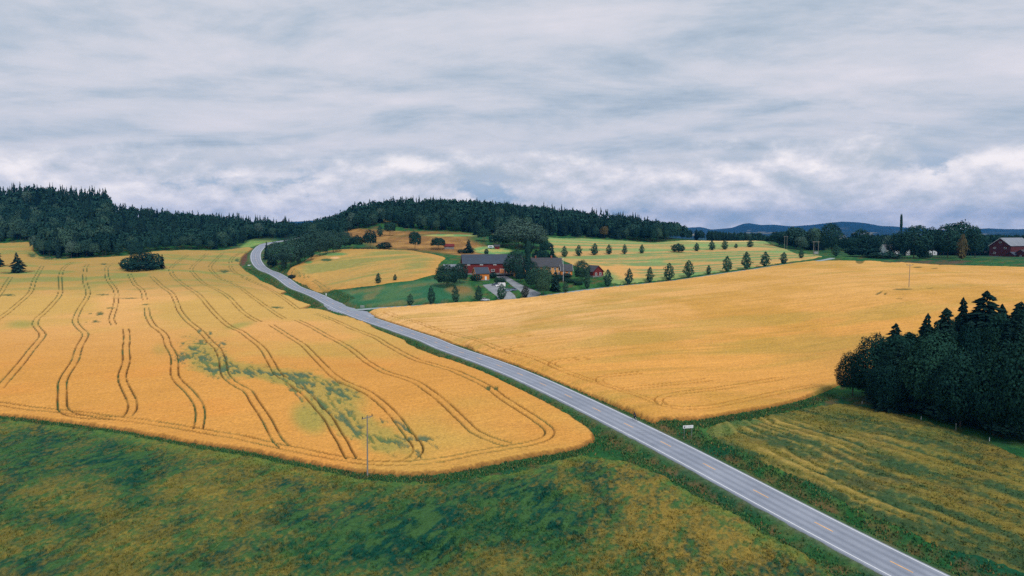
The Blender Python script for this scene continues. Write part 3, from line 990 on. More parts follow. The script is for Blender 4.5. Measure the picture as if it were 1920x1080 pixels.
LR_POLY = [(1328, 811), (1332, 800), (1352, 795), (1372, 793), (1405, 788), (1463, 776), (1530, 763), (1580, 759), (1600, 762), (1658, 773), (1717, 787), (1767, 802), (1817, 818), (1867, 837), (1900, 853), (1990, 890),
           (2250, 960), (2250, 1180), (2000, 1120), (1883, 1057), (1833, 1043), (1750, 1017), (1700, 992), (1642, 967), (1600, 948), (1513, 900), (1480, 887), (1430, 867), (1397, 845), (1355, 830)]
M_POLY = [(537.5, 506.5), (552, 500), (571, 491), (590, 478), (615, 471.5), (640, 469), (700, 468), (775, 471), (810, 477.5), (835, 484), (822, 496), (817, 514.5), (775, 525.5), (700, 535.5), (620, 543.5), (592, 542), (575, 532), (550, 520)]
B_POLY = [(1026, 445.5), (1092, 447.5), (1176, 452.5), (1225, 456), (1260, 453), (1287, 451.5), (1350, 452.5), (1433, 452.5), (1462, 465), (1496, 477), (1540, 481), (1520, 486), (1496, 489), (1412, 501), (1329, 512), (1246, 523.5), (1162, 530.5),
          (1140, 528), (1120, 508), (1085, 500), (1050, 485), (1030, 465)]


def hole(px, py, rm, ry=None):
    c = at(px, py)
    return lambda X, Y: np.hypot((X - c.x) / rm, (Y - c.y) / (ry or rm)) * min(rm, ry or rm) - min(rm, ry or rm)


M_wheat = sheet_mat('ripe_wheat', 1.7, 0.30, (0.4, 14, 1.2), 0.07, 0.55, (0.06, (0.93, 0.92, 0.88)))
M_wheat_r = sheet_mat('ripe_wheat_right', 1.7, 0.30, (0.28, 26, 1.4), 0.11, 0.55, (0.06, (0.95, 0.94, 0.9)))
M_fore = sheet_mat('weedy_oats', 1.8, 0.32, None, 0, 1.0)
M_rows = sheet_mat('rough_swaths', 1.8, 0.35, (-0.48, 9, 1.0), 0.2, 1.0)
M_pale = sheet_mat('unripe_barley', 0.5, 0.2, (0.1, 30, 3), 0.1, 0.4)
holes_l = [hole(33, 512, 9, 7), hole(268, 503, 14, 9), hole(-2, 500, 7, 7)]
link('wheat_field', crop('wheat_field', L_POLY, (-47, 9.5), (118, 800), 0.0012, 0.0042, 0.75, col_left, M_wheat, TRAMS_L, holes=holes_l), kind='stuff',
     label='left wheat field striped with curving tractor tracks', cat='wheat field')
link('wheat_field', crop('wheat_field', R_POLY, (-13, 47), (135, 470), 0.0014, 0.0044, 0.75, col_right, M_wheat_r, TRAMS_R, tw=0.17), kind='stuff',
     label='smooth golden wheat field right of the main road below the lane', cat='wheat field')
link('oat_field', crop('oat_field', F_POLY, (-47, 30), (62, 200), 0.0011, 0.0031, 0.45, col_fore, M_fore, rough=0.17, ragged=0.8), kind='stuff',
     label='foreground field of patchy gold and dark green weedy oats', cat='field')
link('rough_field', crop('rough_field', LR_POLY, (14, 47), (80, 185), 0.0014, 0.0042, 0.45, col_rows, M_rows, rough=0.16, ragged=0.8), kind='stuff',
     label='rough mown field with wavy swaths between the main road and the dark wood', cat='field')
link('barley_field', crop('barley_field', M_POLY, (-20, -4.5), (355, 540), 0.0016, 0.0045, 0.6, col_mid, M_pale, TRAMS_M), kind='stuff',
     label='oval pale yellow field left of the farm with one green tractor track', cat='field')
link('barley_field', crop('barley_field', B_POLY, (1, 26), (345, 720), 0.0016, 0.006, 0.5, col_back, M_pale, ragged=1.2), kind='stuff',
     label='streaky green and yellow field behind the row of lane trees', cat='field')

# ------------------------------------------------------------------ main road, lane, farm yard
def ribbon(name, line, offs, zo, material, skirt=0.4, kind=None, parent=None, camber=0.0):
    """a strip along a line; offs = (left, right) offsets, numbers or arrays"""
    t = np.gradient(line[:, :2], axis=0)
    t /= np.linalg.norm(t, axis=1)[:, None]
    nrm = np.c_[t[:, 1], -t[:, 0]]                       # to the right of travel
    n = len(line)
    l, r = np.broadcast_to(offs[0], n), np.broadcast_to(offs[1], n)
    mid = (l + r) / 2
    cols = []
    prof = [(l, -skirt), (l, 0.0), (mid, camber), (r, 0.0), (r, -skirt)] if skirt else [(l, 0.0), (r, 0.0)]
    for o, dz in prof:
        cols.append(np.c_[line[:, :2] + nrm * o[:, None], line[:, 2] + zo + dz])
    k = len(cols)
    v = np.stack(cols, 1).reshape(-1, 3)
    i = np.arange(n - 1)[:, None] * k + np.arange(k - 1)
    f = np.stack([i, i + 1, i + 1 + k, i + k], -1).reshape(-1, 4)
    me = make_mesh(name, v, [f], [material])
    return link(name, me, parent, kind=kind)


def asphalt(name, c1, c2):
    m, t, b = new_mat(name)
    g = N(t, 'ShaderNodeNewGeometry')
    n = noise(t, g.outputs['Position'], 0.16, 7, 0.7)
    n2 = noise(t, g.outputs['Position'], 6, 3, 0.6)
    c = ramp(t, n, [(0.3, c1), (0.7, c2)], 'LINEAR')
    at_ = N(t, 'ShaderNodeAttribute', attribute_name='lane')
    w = ramp(t, at_.outputs['Fac'], [(0.0, (1.10,) * 3), (1.0, (0.82, 0.83, 0.85))], 'LINEAR')
    c = mix_col(t, 1.0, c, w, 'MULTIPLY')
    c = mix_col(t, 1.0, c, ramp(t, n2, [(0.2, (0.9,) * 3), (0.8, (1.1,) * 3)], 'LINEAR'), 'MULTIPLY')
    t.links.new(c, b.inputs['Base Color'])
    b.inputs['Roughness'].default_value = 0.75
    b.inputs['Specular IOR Level'].default_value = 0.3
    return m


M_asph = asphalt('worn_asphalt', alb(128, 135, 148), alb(150, 156, 168))
M_lane = asphalt('lane_asphalt', alb(120, 142, 142), alb(150, 160, 164))
M_grav = asphalt('pale_gravel', alb(112, 120, 124), alb(146, 148, 152))
M_white = plain('white_line_paint', (0.66, 0.68, 0.71), 0.7, var=0.08, scale=1.5)
M_yell = plain('yellow_line_paint', alb(232, 180, 118), 0.7, var=0.25, scale=1.5)

# road surface with wheel-worn bands: many lengthwise strips so the bands have their own points
t = np.gradient(ROAD[:, :2], axis=0)
t /= np.linalg.norm(t, axis=1)[:, None]
RN = np.c_[t[:, 1], -t[:, 0]]
offs = np.r_[-RW, np.linspace(-RW + 0.05, RW - 0.05, 33), RW]
zs = np.r_[-0.5, 0.06 * (1 - (offs[1:-1] / RW) ** 2), -0.5]
v = (np.c_[ROAD[:, :2]][:, None, :] + RN[:, None, :] * offs[None, :, None])
v = np.concatenate([v, np.broadcast_to(ROAD[:, 2:3] + zs[None, :], v.shape[:2])[..., None]], -1)
k = len(offs)
i = np.arange(len(ROAD) - 1)[:, None] * k + np.arange(k - 1)
me = make_mesh('road', v.reshape(-1, 3), [np.stack([i, i + 1, i + 1 + k, i + k], -1).reshape(-1, 4)], [M_asph], smooth=False)
lanes = sum(np.exp(-((offs - o) / 0.42) ** 2) for o in (-2.55, -0.95, 0.95, 2.55))
la = me.attributes.new('lane', 'FLOAT', 'POINT')
wob = fbm(np.arange(len(ROAD)) / 9.0, np.zeros(len(ROAD)), 99)
la.data.foreach_set('value', np.clip(lanes[None, :] * (0.6 + 0.7 * wob[:, None]), 0, 1).astype(np.float32).ravel())
road = link('road', me, kind='structure')
j0 = int(np.argmin(np.hypot(ROAD[:, 0] - at(640, 578).x, ROAD[:, 1] - at(640, 578).y)))    # the junction breaks the right hand line
LO = 3.45
ribbon('edge_line', ROAD, (-LO - 0.11, -LO + 0.11), 0.03, M_white, 0, parent=road)
ribbon('edge_line', ROAD[:j0 - 12], (LO - 0.11, LO + 0.11), 0.03, M_white, 0, parent=road)
ribbon('edge_line', ROAD[j0 + 14:], (LO - 0.11, LO + 0.11), 0.03, M_white, 0, parent=road)
sarc = np.r_[0, np.cumsum(np.linalg.norm(np.diff(ROAD[:, :2], axis=0), axis=1))]
first = at(1690, 1068)
s_first = sarc[int(np.argmin(np.hypot(ROAD[:, 0] - first.x, ROAD[:, 1] - first.y)))]
for kq in range(-3, 46):
    s0 = s_first + kq * 12 - 1.6
    ss = np.linspace(s0, s0 + 3.2, 4)
    if ss[0] < 0 or ss[-1] > sarc[-1]:
        continue
    seg = np.c_[tuple(np.interp(ss, sarc, ROAD[:, c]) for c in range(3))]
    ribbon('centre_dash', seg, (-0.1, 0.1), 0.075, M_yell, 0, parent=road)
# lay-by widening at the junction
jp = at(640, 578)


def draped(name, poly_px, step, zo, material, kind='structure', raise_=0.0):
    poly = world_poly(poly_px)
    lo, hi = poly.min(0), poly.max(0)
    xs, ys = np.arange(lo[0] - step, hi[0] + step, step), np.arange(lo[1] - step, hi[1] + step, step)
    Xg, Yg = np.meshgrid(xs, ys)
    sd = poly_sd(Xg, Yg, poly)
    zg = G(Xg, Yg) + zo - 0.5 * (1 - sstep(-0.6, 0.1, sd))
    d, i_, t_ = line_dist(Xg, Yg, ROAD[::3])
    zr = ROAD[::3][i_, 2] - 0.02
    zg = np.where(d < RW + 5.0, np.maximum(zg, zr - 0.5 * (1 - sstep(-0.6, 0.1, sd))), zg)
    keep = sd > -step * 1.5
    fk = keep[:-1, :-1] & keep[1:, :-1] & keep[:-1, 1:] & keep[1:, 1:]
    ids = np.arange(Xg.size).reshape(Xg.shape)
    qd = np.stack([ids[:-1, :-1], ids[:-1, 1:], ids[1:, 1:], ids[1:, :-1]], -1)[fk]
    return link(name, make_mesh(name, np.c_[Xg.ravel(), Yg.ravel(), zg.ravel()], [qd], [material], smooth=True), kind=kind)


draped('lay_by', [(600, 552), (615, 557), (632, 561), (642, 565), (650, 572), (668, 577), (690, 583), (700, 590), (670, 592), (640, 588), (618, 580), (608, 572)], 0.6, 0.12, M_asph)
ribbon('lane', LANE, (-LW, LW), 0.06, M_lane, 0.5, kind='structure', camber=0.03)
draped('farm_yard', [(905, 534.5), (920, 532.5), (936, 533.5), (948, 541), (964, 553), (972, 558.5), (955, 560), (936, 558), (928, 552.5), (916, 544)], 0.5, 0.16, M_grav)
draped('driveway', [(930, 518), (944, 515), (956, 521), (968, 529), (982, 536), (1000, 544), (1014, 549), (1006, 556), (985, 557.5), (980, 550), (962, 537), (946, 525)], 0.5, 0.18, M_grav)
# ------------------------------------------------------------------ distant mountains
def mountains():
    prof = [(300, 430), (520, 428), (545, 417), (565, 416), (600, 413), (640, 412), (660, 420), (700, 428), (1000, 434), (1180, 430), (1270, 428), (1290, 427), (1312, 425.5), (1332, 430), (1350, 429), (1372, 427), (1392, 420),
            (1402, 418.8), (1425, 422), (1450, 421.5), (1485, 425), (1520, 422), (1550, 418.5), (1575, 416.5), (1600, 417.5), (1625, 420), (1650, 424.5), (1672, 425), (1690, 427), (1730, 430),
            (1780, 432), (1830, 430), (1850, 428.8), (1880, 430), (1910, 430), (1930, 428), (2100, 424), (2400, 430)]
    p = np.array(prof, float)
    az = np.radians(np.linspace(-30, 50, 700))
    rr_ = np.linspace(3800, 10500, 46)
    AA, RR = np.meshgrid(az, rr_)
    X, Y = RR * np.sin(AA), RR * np.cos(AA)
    pxx = 960 + FPX * np.tan(AA)
    py = np.interp(pxx, p[:, 0], p[:, 1])
    crest = CAMH + 7200 * np.cos(AA) * (HORIZON - py) / FPX
    f = np.exp(-((RR - 7200) / 1700) ** 2)
    low = 10 + 38 * np.exp(-((RR - 4700) / 500) ** 2) * fbm(AA * 30, RR / 900, 201)
    z = low + (crest - 10) * f * (0.93 + 0.14 * fbm(X / 700, Y / 700, 202)) + (fbm(X / 350, Y / 350, 203) - 0.5) * 26 * f - 6 * (1 - f)
    z = np.where(f > 0.93, z * 0.4 + 0.6 * crest, z)
    n1 = fbm(X / 500, Y / 900, 204)
    c = lerp(np.broadcast_to(np.array([0.005, 0.030, 0.045]), X.shape + (3,)), np.array([0.010, 0.036, 0.046]), sstep(0.4, 0.65, n1))
    c = lerp(c, np.array([0.30, 0.27, 0.16]), sstep(0.60, 0.68, fbm(AA * 60, RR / 300, 205)) * sstep(6000, 5000, RR) * 0.8)
    ids = np.arange(X.size).reshape(X.shape)
    qd = np.stack([ids[:-1, :-1], ids[:-1, 1:], ids[1:, 1:], ids[1:, :-1]], -1)
    m = sheet_mat('far_forest', 0.012, 0.35, None, 0, 0.1)
    link('mountains', make_mesh('mountains', np.c_[X.ravel(), Y.ravel(), z.ravel()], [qd.reshape(-1, 4)], [m], smooth=True, col=c.reshape(-1, 3)), kind='structure')


mountains()

# the air between: one even pale volume round everything
hz = MB().box((0, 2400, 173), (23000, 19000, 400))
M_haze = bpy.data.materials.new('haze_air')
M_haze.use_nodes = True
t = M_haze.node_tree
t.nodes.clear()
pv = N(t, 'ShaderNodeVolumePrincipled')
pv.inputs['Density'].default_value = 0.000055
pv.inputs['Color'].default_value = (0.02, 0.34, 1.0, 1)
pv.inputs['Anisotropy'].default_value = 0.0
mo = N(t, 'ShaderNodeOutputMaterial')
t.links.new(pv.outputs[0], mo.inputs['Volume'])
hz.build('haze', M_haze, kind='stuff')

# ------------------------------------------------------------------ trees
rnd = np.random.default_rng(7)
M_bark = plain('bark', (0.075, 0.065, 0.055), 0.9, var=0.4, scale=6)
M_birchbark = plain('birch_bark', (0.42, 0.40, 0.36), 0.8, var=0.4, scale=4)
M_spruce = leaf_mat('spruce_needles', (0.009, 0.032, 0.034), (0.024, 0.062, 0.050), 0.5)
M_decid = leaf_mat('broad_leaves', (0.020, 0.064, 0.056), (0.062, 0.126, 0.088), 0.55)
M_darkleaf = leaf_mat('dark_leaves', (0.011, 0.042, 0.040), (0.030, 0.082, 0.060), 0.4)
M_clump = leaf_mat('clump_leaves', (0.024, 0.070, 0.062), (0.062, 0.125, 0.096), 0.45)
M_woodleaf = leaf_mat('wood_leaves', (0.007, 0.031, 0.028), (0.017, 0.058, 0.042), 0.4)
M_woodlight = leaf_mat('wood_light_leaves', (0.012, 0.048, 0.038), (0.026, 0.080, 0.052), 0.3)
M_woodspruce = leaf_mat('wood_needles', (0.006, 0.024, 0.024), (0.015, 0.045, 0.036), 0.4)
M_lane = leaf_mat('lane_tree_leaves', (0.020, 0.068, 0.056), (0.050, 0.115, 0.072), 0.4)
M_grey = leaf_mat('willow_leaves', (0.052, 0.105, 0.088), (0.098, 0.165, 0.125), 0.2)
M_rust = leaf_mat('autumn_leaves', (0.065, 0.072, 0.034), (0.135, 0.105, 0.046), 0.3)
M_plum = leaf_mat('purple_leaves', (0.035, 0.045, 0.045), (0.06, 0.075, 0.06), 0.3)


def quads(cen, nrm, size, aspect=1.5, r=rnd):
    """leaf clumps: one bent quad per centre"""
    n = len(cen)
    nrm = nrm / (np.linalg.norm(nrm, axis=1)[:, None] + 1e-9)
    a = r.normal(size=(n, 3))
    t = np.cross(nrm, a)
    t /= np.linalg.norm(t, axis=1)[:, None] + 1e-9
    b = np.cross(nrm, t)
    s = (np.asarray(size) * r.uniform(0.6, 1.3, n))[:, None]
    t, b = t * s * aspect * 0.5, b * s * 0.5
    k = nrm * s * 0.22
    return np.stack([cen - t - k, cen - b * r.uniform(.7, 1.2, (n, 1)), cen + t - k, cen + b * r.uniform(.7, 1.2, (n, 1))], 1)


def quad_faces(qv, base=0):
    n = len(qv)
    return np.arange(n * 4).reshape(n, 4) + base


def broad_crown(seed, n=900, leaf=0.05, lobes=16, width=0.5, base=0.06, flat=1.0, jit=0.5):
    """round crown: leaf clumps over a lumpy, cauliflower-like surface, unit height"""
    r = np.random.default_rng(seed)
    L = r.normal(size=(lobes, 3))
    L[:, 2] = np.abs(L[:, 2]) * 1.1 - 0.35
    L /= np.linalg.norm(L, axis=1)[:, None]
    amp, sh = r.uniform(0.14, 0.34, lobes), r.uniform(7, 16, lobes)
    d = r.normal(size=(n, 3))
    d /= np.linalg.norm(d, axis=1)[:, None]
    low = d[:, 2] < (-0.5 if base > 0.03 else -0.93)
    d[low, 2] *= -0.5
    d /= np.linalg.norm(d, axis=1)[:, None]
    bump = (amp[None] * np.exp(sh[None] * (d @ L.T - 1))).max(1)
    R = 0.80 + bump + 0.03 * r.normal(size=n)
    depth = np.where(r.random(n) < 0.75, r.uniform(0.86, 1.03, n), r.uniform(0.5, 0.9, n))
    R = R * depth
    hz_ = np.where(d[:, 2] > 0, 0.56, 0.40) * flat
    z0 = 0.5 + base * 0.5 - 0.05
    hh_ = np.hypot(d[:, 0], d[:, 1]) + 1e-6
    sk_ = np.where(d[:, 2] < 0.15, hh_ ** -0.7, 1.0)
    sk_ = np.where(hh_ < 0.2, 1.0, sk_)
    pos = np.c_[d[:, 0] * R * width * 0.95 * sk_, d[:, 1] * R * width * 0.95 * sk_, z0 + d[:, 2] * R * hz_ * 0.92]
    k = pos[:, 2] < base
    pos[k, 2] = base + r.uniform(0, 0.06, k.sum())
    out = quads(pos, d + r.normal(size=(n, 3)) * jit, np.full(n, leaf), 1.5, r)
    tw = r.choice(n, n // 14)
    out2 = quads(pos[tw] + d[tw] * 0.03, r.normal(size=(len(tw), 3)), np.full(len(tw), leaf * 0.6), 2.0, r)
    return np.concatenate([out, out2])


def column_crown(seed, n=700, leaf=0.06, width=0.5, base=0.10, wob=0.35):
    """upright oval crown with a pointed, ragged top"""
    r = np.random.default_rng(seed)
    h = r.beta(1.25, 1.35, n)
    prof = np.sin(np.pi * np.clip(h, 0, 1) ** 0.72) ** 0.7
    a = r.uniform(0, 2 * np.pi, n)
    ph = r.uniform(0, 6.28, 4)
    lump = 1 + wob * (0.5 * np.sin(3 * a + ph[0] + h * 9) + 0.5 * np.sin(2 * a + ph[1] - h * 14) + 0.4 * np.sin(h * 22 + ph[2]))
    rad = width * prof * lump * r.uniform(0.55, 1.0, n) * 0.82
    pos = np.c_[rad * np.cos(a), rad * np.sin(a), base + h * (1 - base)]
    nrm = np.c_[np.cos(a), np.sin(a), 0.4 + 0 * a] + r.normal(size=(n, 3)) * 0.5
    return quads(pos, nrm, np.full(n, leaf) * (0.7 + 0.5 * (1 - h)), 1.5, r)


def spruce_crown(seed, tiers=26, per=9, width=0.5, base=0.06, pw=0.68):
    r = np.random.default_rng(seed)
    P, Nn, Sz = [], [], []
    qs = []
    for i in range(tiers):
        f = (i + 0.5) / tiers
        z = base + (1 - base) * f
        R = width * (1 - f) ** pw * r.uniform(0.66, 1.14) * (1.0 if f > 0.08 else 0.8)
        m = max(4, int(per * (1 - f * 0.55)))
        a0 = r.uniform(0, 6.28)
        for j in range(m):
            a = a0 + 2 * math.pi * j / m + r.uniform(-.3, .3)
            z = base + (1 - base) * min(0.985, max(0.0, f + r.uniform(-1.1, 1.1) / tiers))
            L = R * (r.uniform(0.55, 1.2) + 0.22 * math.sin(a * 2 + seed + f * 9)) + 0.012
            d = np.array([math.cos(a), math.sin(a), 0])
            s = np.array([-math.sin(a), math.cos(a), 0])
            dr = 0.05 + 0.10 * (1 - f)
            w = 0.30 * L + 0.012
            p0 = np.array([0, 0, z + 0.012])
            p1 = d * L * 0.55 + [0, 0, z - dr * 0.25 * L / max(width, .01)]
            p2 = d * L + [0, 0, z - dr * L / max(width, .01) * 0.75]
            qs.append([p0, p1 - s * w * 0.55 - [0, 0, .01], p2, p1 + s * w * 0.55 - [0, 0, .01]])
            hh = 1.7 / tiers
            qs.append([p0 + [0, 0, hh * .35], p1 + s * w * .2 + [0, 0, hh * .3], p2 - [0, 0, hh * .25], p1 - s * w * .2 - [0, 0, hh * .75]])
            if f < 0.8:
                qs.append([p1 + [0, 0, .006], p1 - s * w * 0.6 - [0, 0, .035], p2 * [.9, .9, 1] - [0, 0, .03], p1 + s * w * 0.6 - [0, 0, .035]])
    qs.append([[-.008, 0, .93], [0, .008, .96], [.008, 0, .93], [0, 0, 1.03]])
    return np.array(qs, float)


def trunk_geo(h=0.35, r0=0.022, r1=0.012, limbs=4, seed=0, sides=6):
    r = np.random.default_rng(seed)
    V, F = [], []

    def seg(a, b, ra, rb):
        a, b = np.array(a, float), np.array(b, float)
        d = (b - a) / np.linalg.norm(b - a)
        x = np.cross(d, [0.3, 0.9, 0.2])
        x /= np.linalg.norm(x)
        y = np.cross(d, x)
        base = len(V)
        for c, rad in ((a, ra), (b, rb)):
            for i in range(sides):
                an = 2 * math.pi * i / sides
                V.append(c + rad * (math.cos(an) * x + math.sin(an) * y))
        for i in range(sides):
            j = (i + 1) % sides
            F.append((base + i, base + j, base + sides + j, base + sides + i))
    seg((0, 0, -0.03), (0, 0, h * 0.5), r0, (r0 + r1) / 2)
    seg((0, 0, h * 0.5), (0.005, 0, h), (r0 + r1) / 2, r1)
    for i in range(limbs):
        a = r.uniform(0, 6.28)
        z = h * r.uniform(0.55, 1.0)
        seg((0, 0, z), (0.16 * math.cos(a), 0.16 * math.sin(a), z + r.uniform(0.12, 0.25)), r1 * 0.7, r1 * 0.25)
    return np.array(V), np.array(F)


def crown_mesh(name, qv, mat):
    return make_mesh(name, qv.reshape(-1, 3), [quad_faces(qv)], [mat])


def trunk_mesh(name, mat, **k):
    v, f = trunk_geo(**k)
    return make_mesh(name, v, [f], [mat])


T_B = trunk_mesh('trunk', M_bark, h=0.6, limbs=6, seed=1)
T_S = trunk_mesh('trunk', M_bark, h=0.85, r0=0.016, r1=0.004, limbs=0)
T_L = trunk_mesh('trunk', M_bark, h=0.7, r0=0.018, r1=0.008, limbs=4, seed=3)
T_BIRCH = trunk_mesh('trunk', M_birchbark, h=0.8, r0=0.014, r1=0.005, limbs=5, seed=4)
Q_BROAD = [broad_crown(100 + i, 1300, 0.055, 12 + 2 * i) for i in range(5)]
Q_FINE = [broad_crown(130 + i, 3600, 0.034, 16 + 3 * i, base=0.0) for i in range(4)]
Q_WOOD = [broad_crown(140 + i, 9000, 0.024, 22 + 4 * i, base=0.0, jit=0.3) for i in range(3)]
Q_DOME = [broad_crown(150 + i, 5200, 0.028, 40, base=0.0, width=0.52) for i in range(2)]
Q_BUSH = [broad_crown(170 + i, 900, 0.07, 12, base=-0.1) for i in range(3)]
Q_COL = [column_crown(200 + i, 620, 0.075, width=0.5, wob=0.3 + 0.06 * (i % 3)) for i in range(6)]
def pillar_crown(seed, n=1500):
    r = np.random.default_rng(seed)
    h = r.random(n)
    w = np.where(h > 0.70, 0.5 * np.sqrt(np.clip(1.02 - h, 0, 1) / 0.32) ** 0.35, 0.34)
    a = r.uniform(0, 6.28, n)
    rad = w * r.uniform(0.7, 1.0, n)
    return quads(np.c_[rad * np.cos(a), rad * np.sin(a), 0.04 + 0.95 * h], np.c_[np.cos(a), np.sin(a), 0 * a] + r.normal(size=(n, 3)) * 0.2, np.full(n, 0.16) * np.where(h > 0.95, 0.5, 1), 0.5, r)


Q_POP = [pillar_crown(240)]
Q_SPR = [spruce_crown(300 + i, 24 + i % 3 * 3, 9) for i in range(5)]
Q_SPRF = [spruce_crown(320 + i, 40, 15, width=0.5 - 0.03 * i, pw=0.52) for i in range(4)]


def crowns(qlist, mat):
    return [crown_mesh('crown', q_, mat) for q_ in qlist]


KINDS = {
    'broad': (crowns(Q_BROAD, M_decid), T_B), 'dark': (crowns(Q_BROAD, M_darkleaf), T_B), 'fine': (crowns(Q_FINE, M_darkleaf), T_B), 'finelight': (crowns(Q_FINE, M_lane), T_B),
    'wood': (crowns(Q_WOOD, M_woodleaf), T_B), 'woodlight': (crowns(Q_WOOD[1:], M_woodlight), T_B), 'greyfine': (crowns(Q_FINE, M_clump), T_B), 'dome': (crowns(Q_DOME, M_grey), T_B), 'bush': (crowns(Q_BUSH, M_darkleaf), T_B), 'lane': (crowns(Q_COL, M_lane), T_L), 'plum': (crowns(Q_COL[:2], M_plum), T_L),
    'poplar': (crowns(Q_POP, M_darkleaf) , T_L), 'spruce': (crowns(Q_SPR, M_spruce), T_S), 'sprucefine': (crowns(Q_SPRF, M_woodspruce), T_S), 'birch': (crowns(Q_COL[:2], M_rust), T_BIRCH),
    'pale': (crowns(Q_COL[2:4], M_grey), T_L), 'lightbroad': (crowns(Q_BROAD[:3], M_grey), T_B), 'rust': (crowns(Q_BROAD[:2], M_rust), T_B),
}
_n = [0]


def tree(name, label, kind, p, h, w, group=None, cat='tree', depth=None):
    """a tree with a trunk and a crown standing at p, h metres tall and w wide"""
    cr, tr = KINDS[kind]
    i = _n[0]
    _n[0] += 1
    ln_ = random.Random(i * 7 + 1)
    o = thing(name, label, cat, (p[0], p[1], p[2] - 0.05), (i * 2.39996) % 6.28, (w, depth or w, h), group)
    o.rotation_euler = (ln_.uniform(-.05, .05), ln_.uniform(-.05, .05), o.rotation_euler[2])
    o.scale = (o.scale[0] * ln_.uniform(0.88, 1.14), o.scale[1] * ln_.uniform(0.88, 1.14), o.scale[2])
    link('crown', cr[i % len(cr)], o)
    tk = link('trunk', tr, o)
    tk.scale = (min(1.0, 0.6 * h / w), min(1.0, 0.6 * h / w), 1)
    return o


def tree_px(name, label, kind, px, py, hpx, wpx, group=None, cat='tree', p=None):
    p = p or at(px, py)
    s = px_per_m(p)
    k = {'wood': 1.2, 'woodlight': 1.2}.get(kind, 1.12)
    return tree(name, label, kind, p, hpx / s, wpx / s * k, group, cat)


ORD = ['first', 'second', 'third', 'fourth', 'fifth', 'sixth', 'seventh', 'eighth', 'ninth', 'tenth', 'eleventh', 'twelfth', 'thirteenth', 'fourteenth', 'fifteenth', 'sixteenth',
       'seventeenth', 'eighteenth', 'nineteenth', 'twentieth', 'twenty-first', 'twenty-second']
LANE_T = [(769, 572, 24, 14, 'lane'), (810, 571, 36, 17, 'lane'), (855, 567.5, 36, 17, 'lane'), (897, 564, 32, 16, 'lane'), (940, 561, 32, 18, 'lane'), (984, 558, 26, 15, 'plum'), (1019, 554, 52, 29, 'finelight'), (1060, 549, 22, 14, 'lane'),
          (1101, 542, 38, 15, 'lane'), (1140, 537.5, 34, 19, 'lane'), (1179, 532.5, 32, 16, 'lane'), (1218, 527.5, 30, 15, 'lane'), (1254, 524, 34, 22, 'lane'), (1291, 520, 34, 22, 'lane'), (1328.5, 513.5, 18, 12, 'lane'),
          (1363.5, 509, 31, 18, 'lane'), (1400, 504.5, 34, 22, 'lane'), (1434, 500, 29, 18, 'lane'), (1469, 495.5, 24, 15, 'lane'), (1502, 485.5, 19, 10, 'lane'), (1567, 481.5, 24, 15, 'lane')]
EXTRA = {0: 'short', 5: 'purplish', 6: 'broad tall', 14: 'stunted', 20: 'last'}
for i, (x, y, h, w, k) in enumerate(LANE_T):
    adj = EXTRA.get(i, 'slender green')
    tree_px('lane_tree', f'{adj} roadside tree, {ORD[i]} from the junction in the row along the lane', k, x, y, h, w, 'trees in the row along the lane')
BACK_T = [(1058, 483, 22, 13, 'lane'), (1085, 481, 22, 13, 'lane'), (1114, 479, 23, 18, 'lane'), (1142, 478, 20, 14, 'lane'), (1171, 477.5, 20, 12, 'lane'), (1203, 476, 18, 13, 'lane'), (1272, 474, 20, 25, 'bush'), (1306, 472, 17, 13, 'lane'), (1335, 470, 19, 14, 'lane'),
          (1359, 469, 20, 15, 'lane'), (1380, 466, 10, 7, 'lane'), (1406, 464.5, 15, 12, 'lane')]
for i, (x, y, h, w, k) in enumerate(BACK_T):
    adj = {6: 'wide round', 10: 'tiny'}.get(i, 'small dark')
    tree_px('field_tree', f'{adj} tree, {ORD[i]} from the farm in the upper row across the green field', k, x, y, h, w, 'trees in the upper row across the green field')
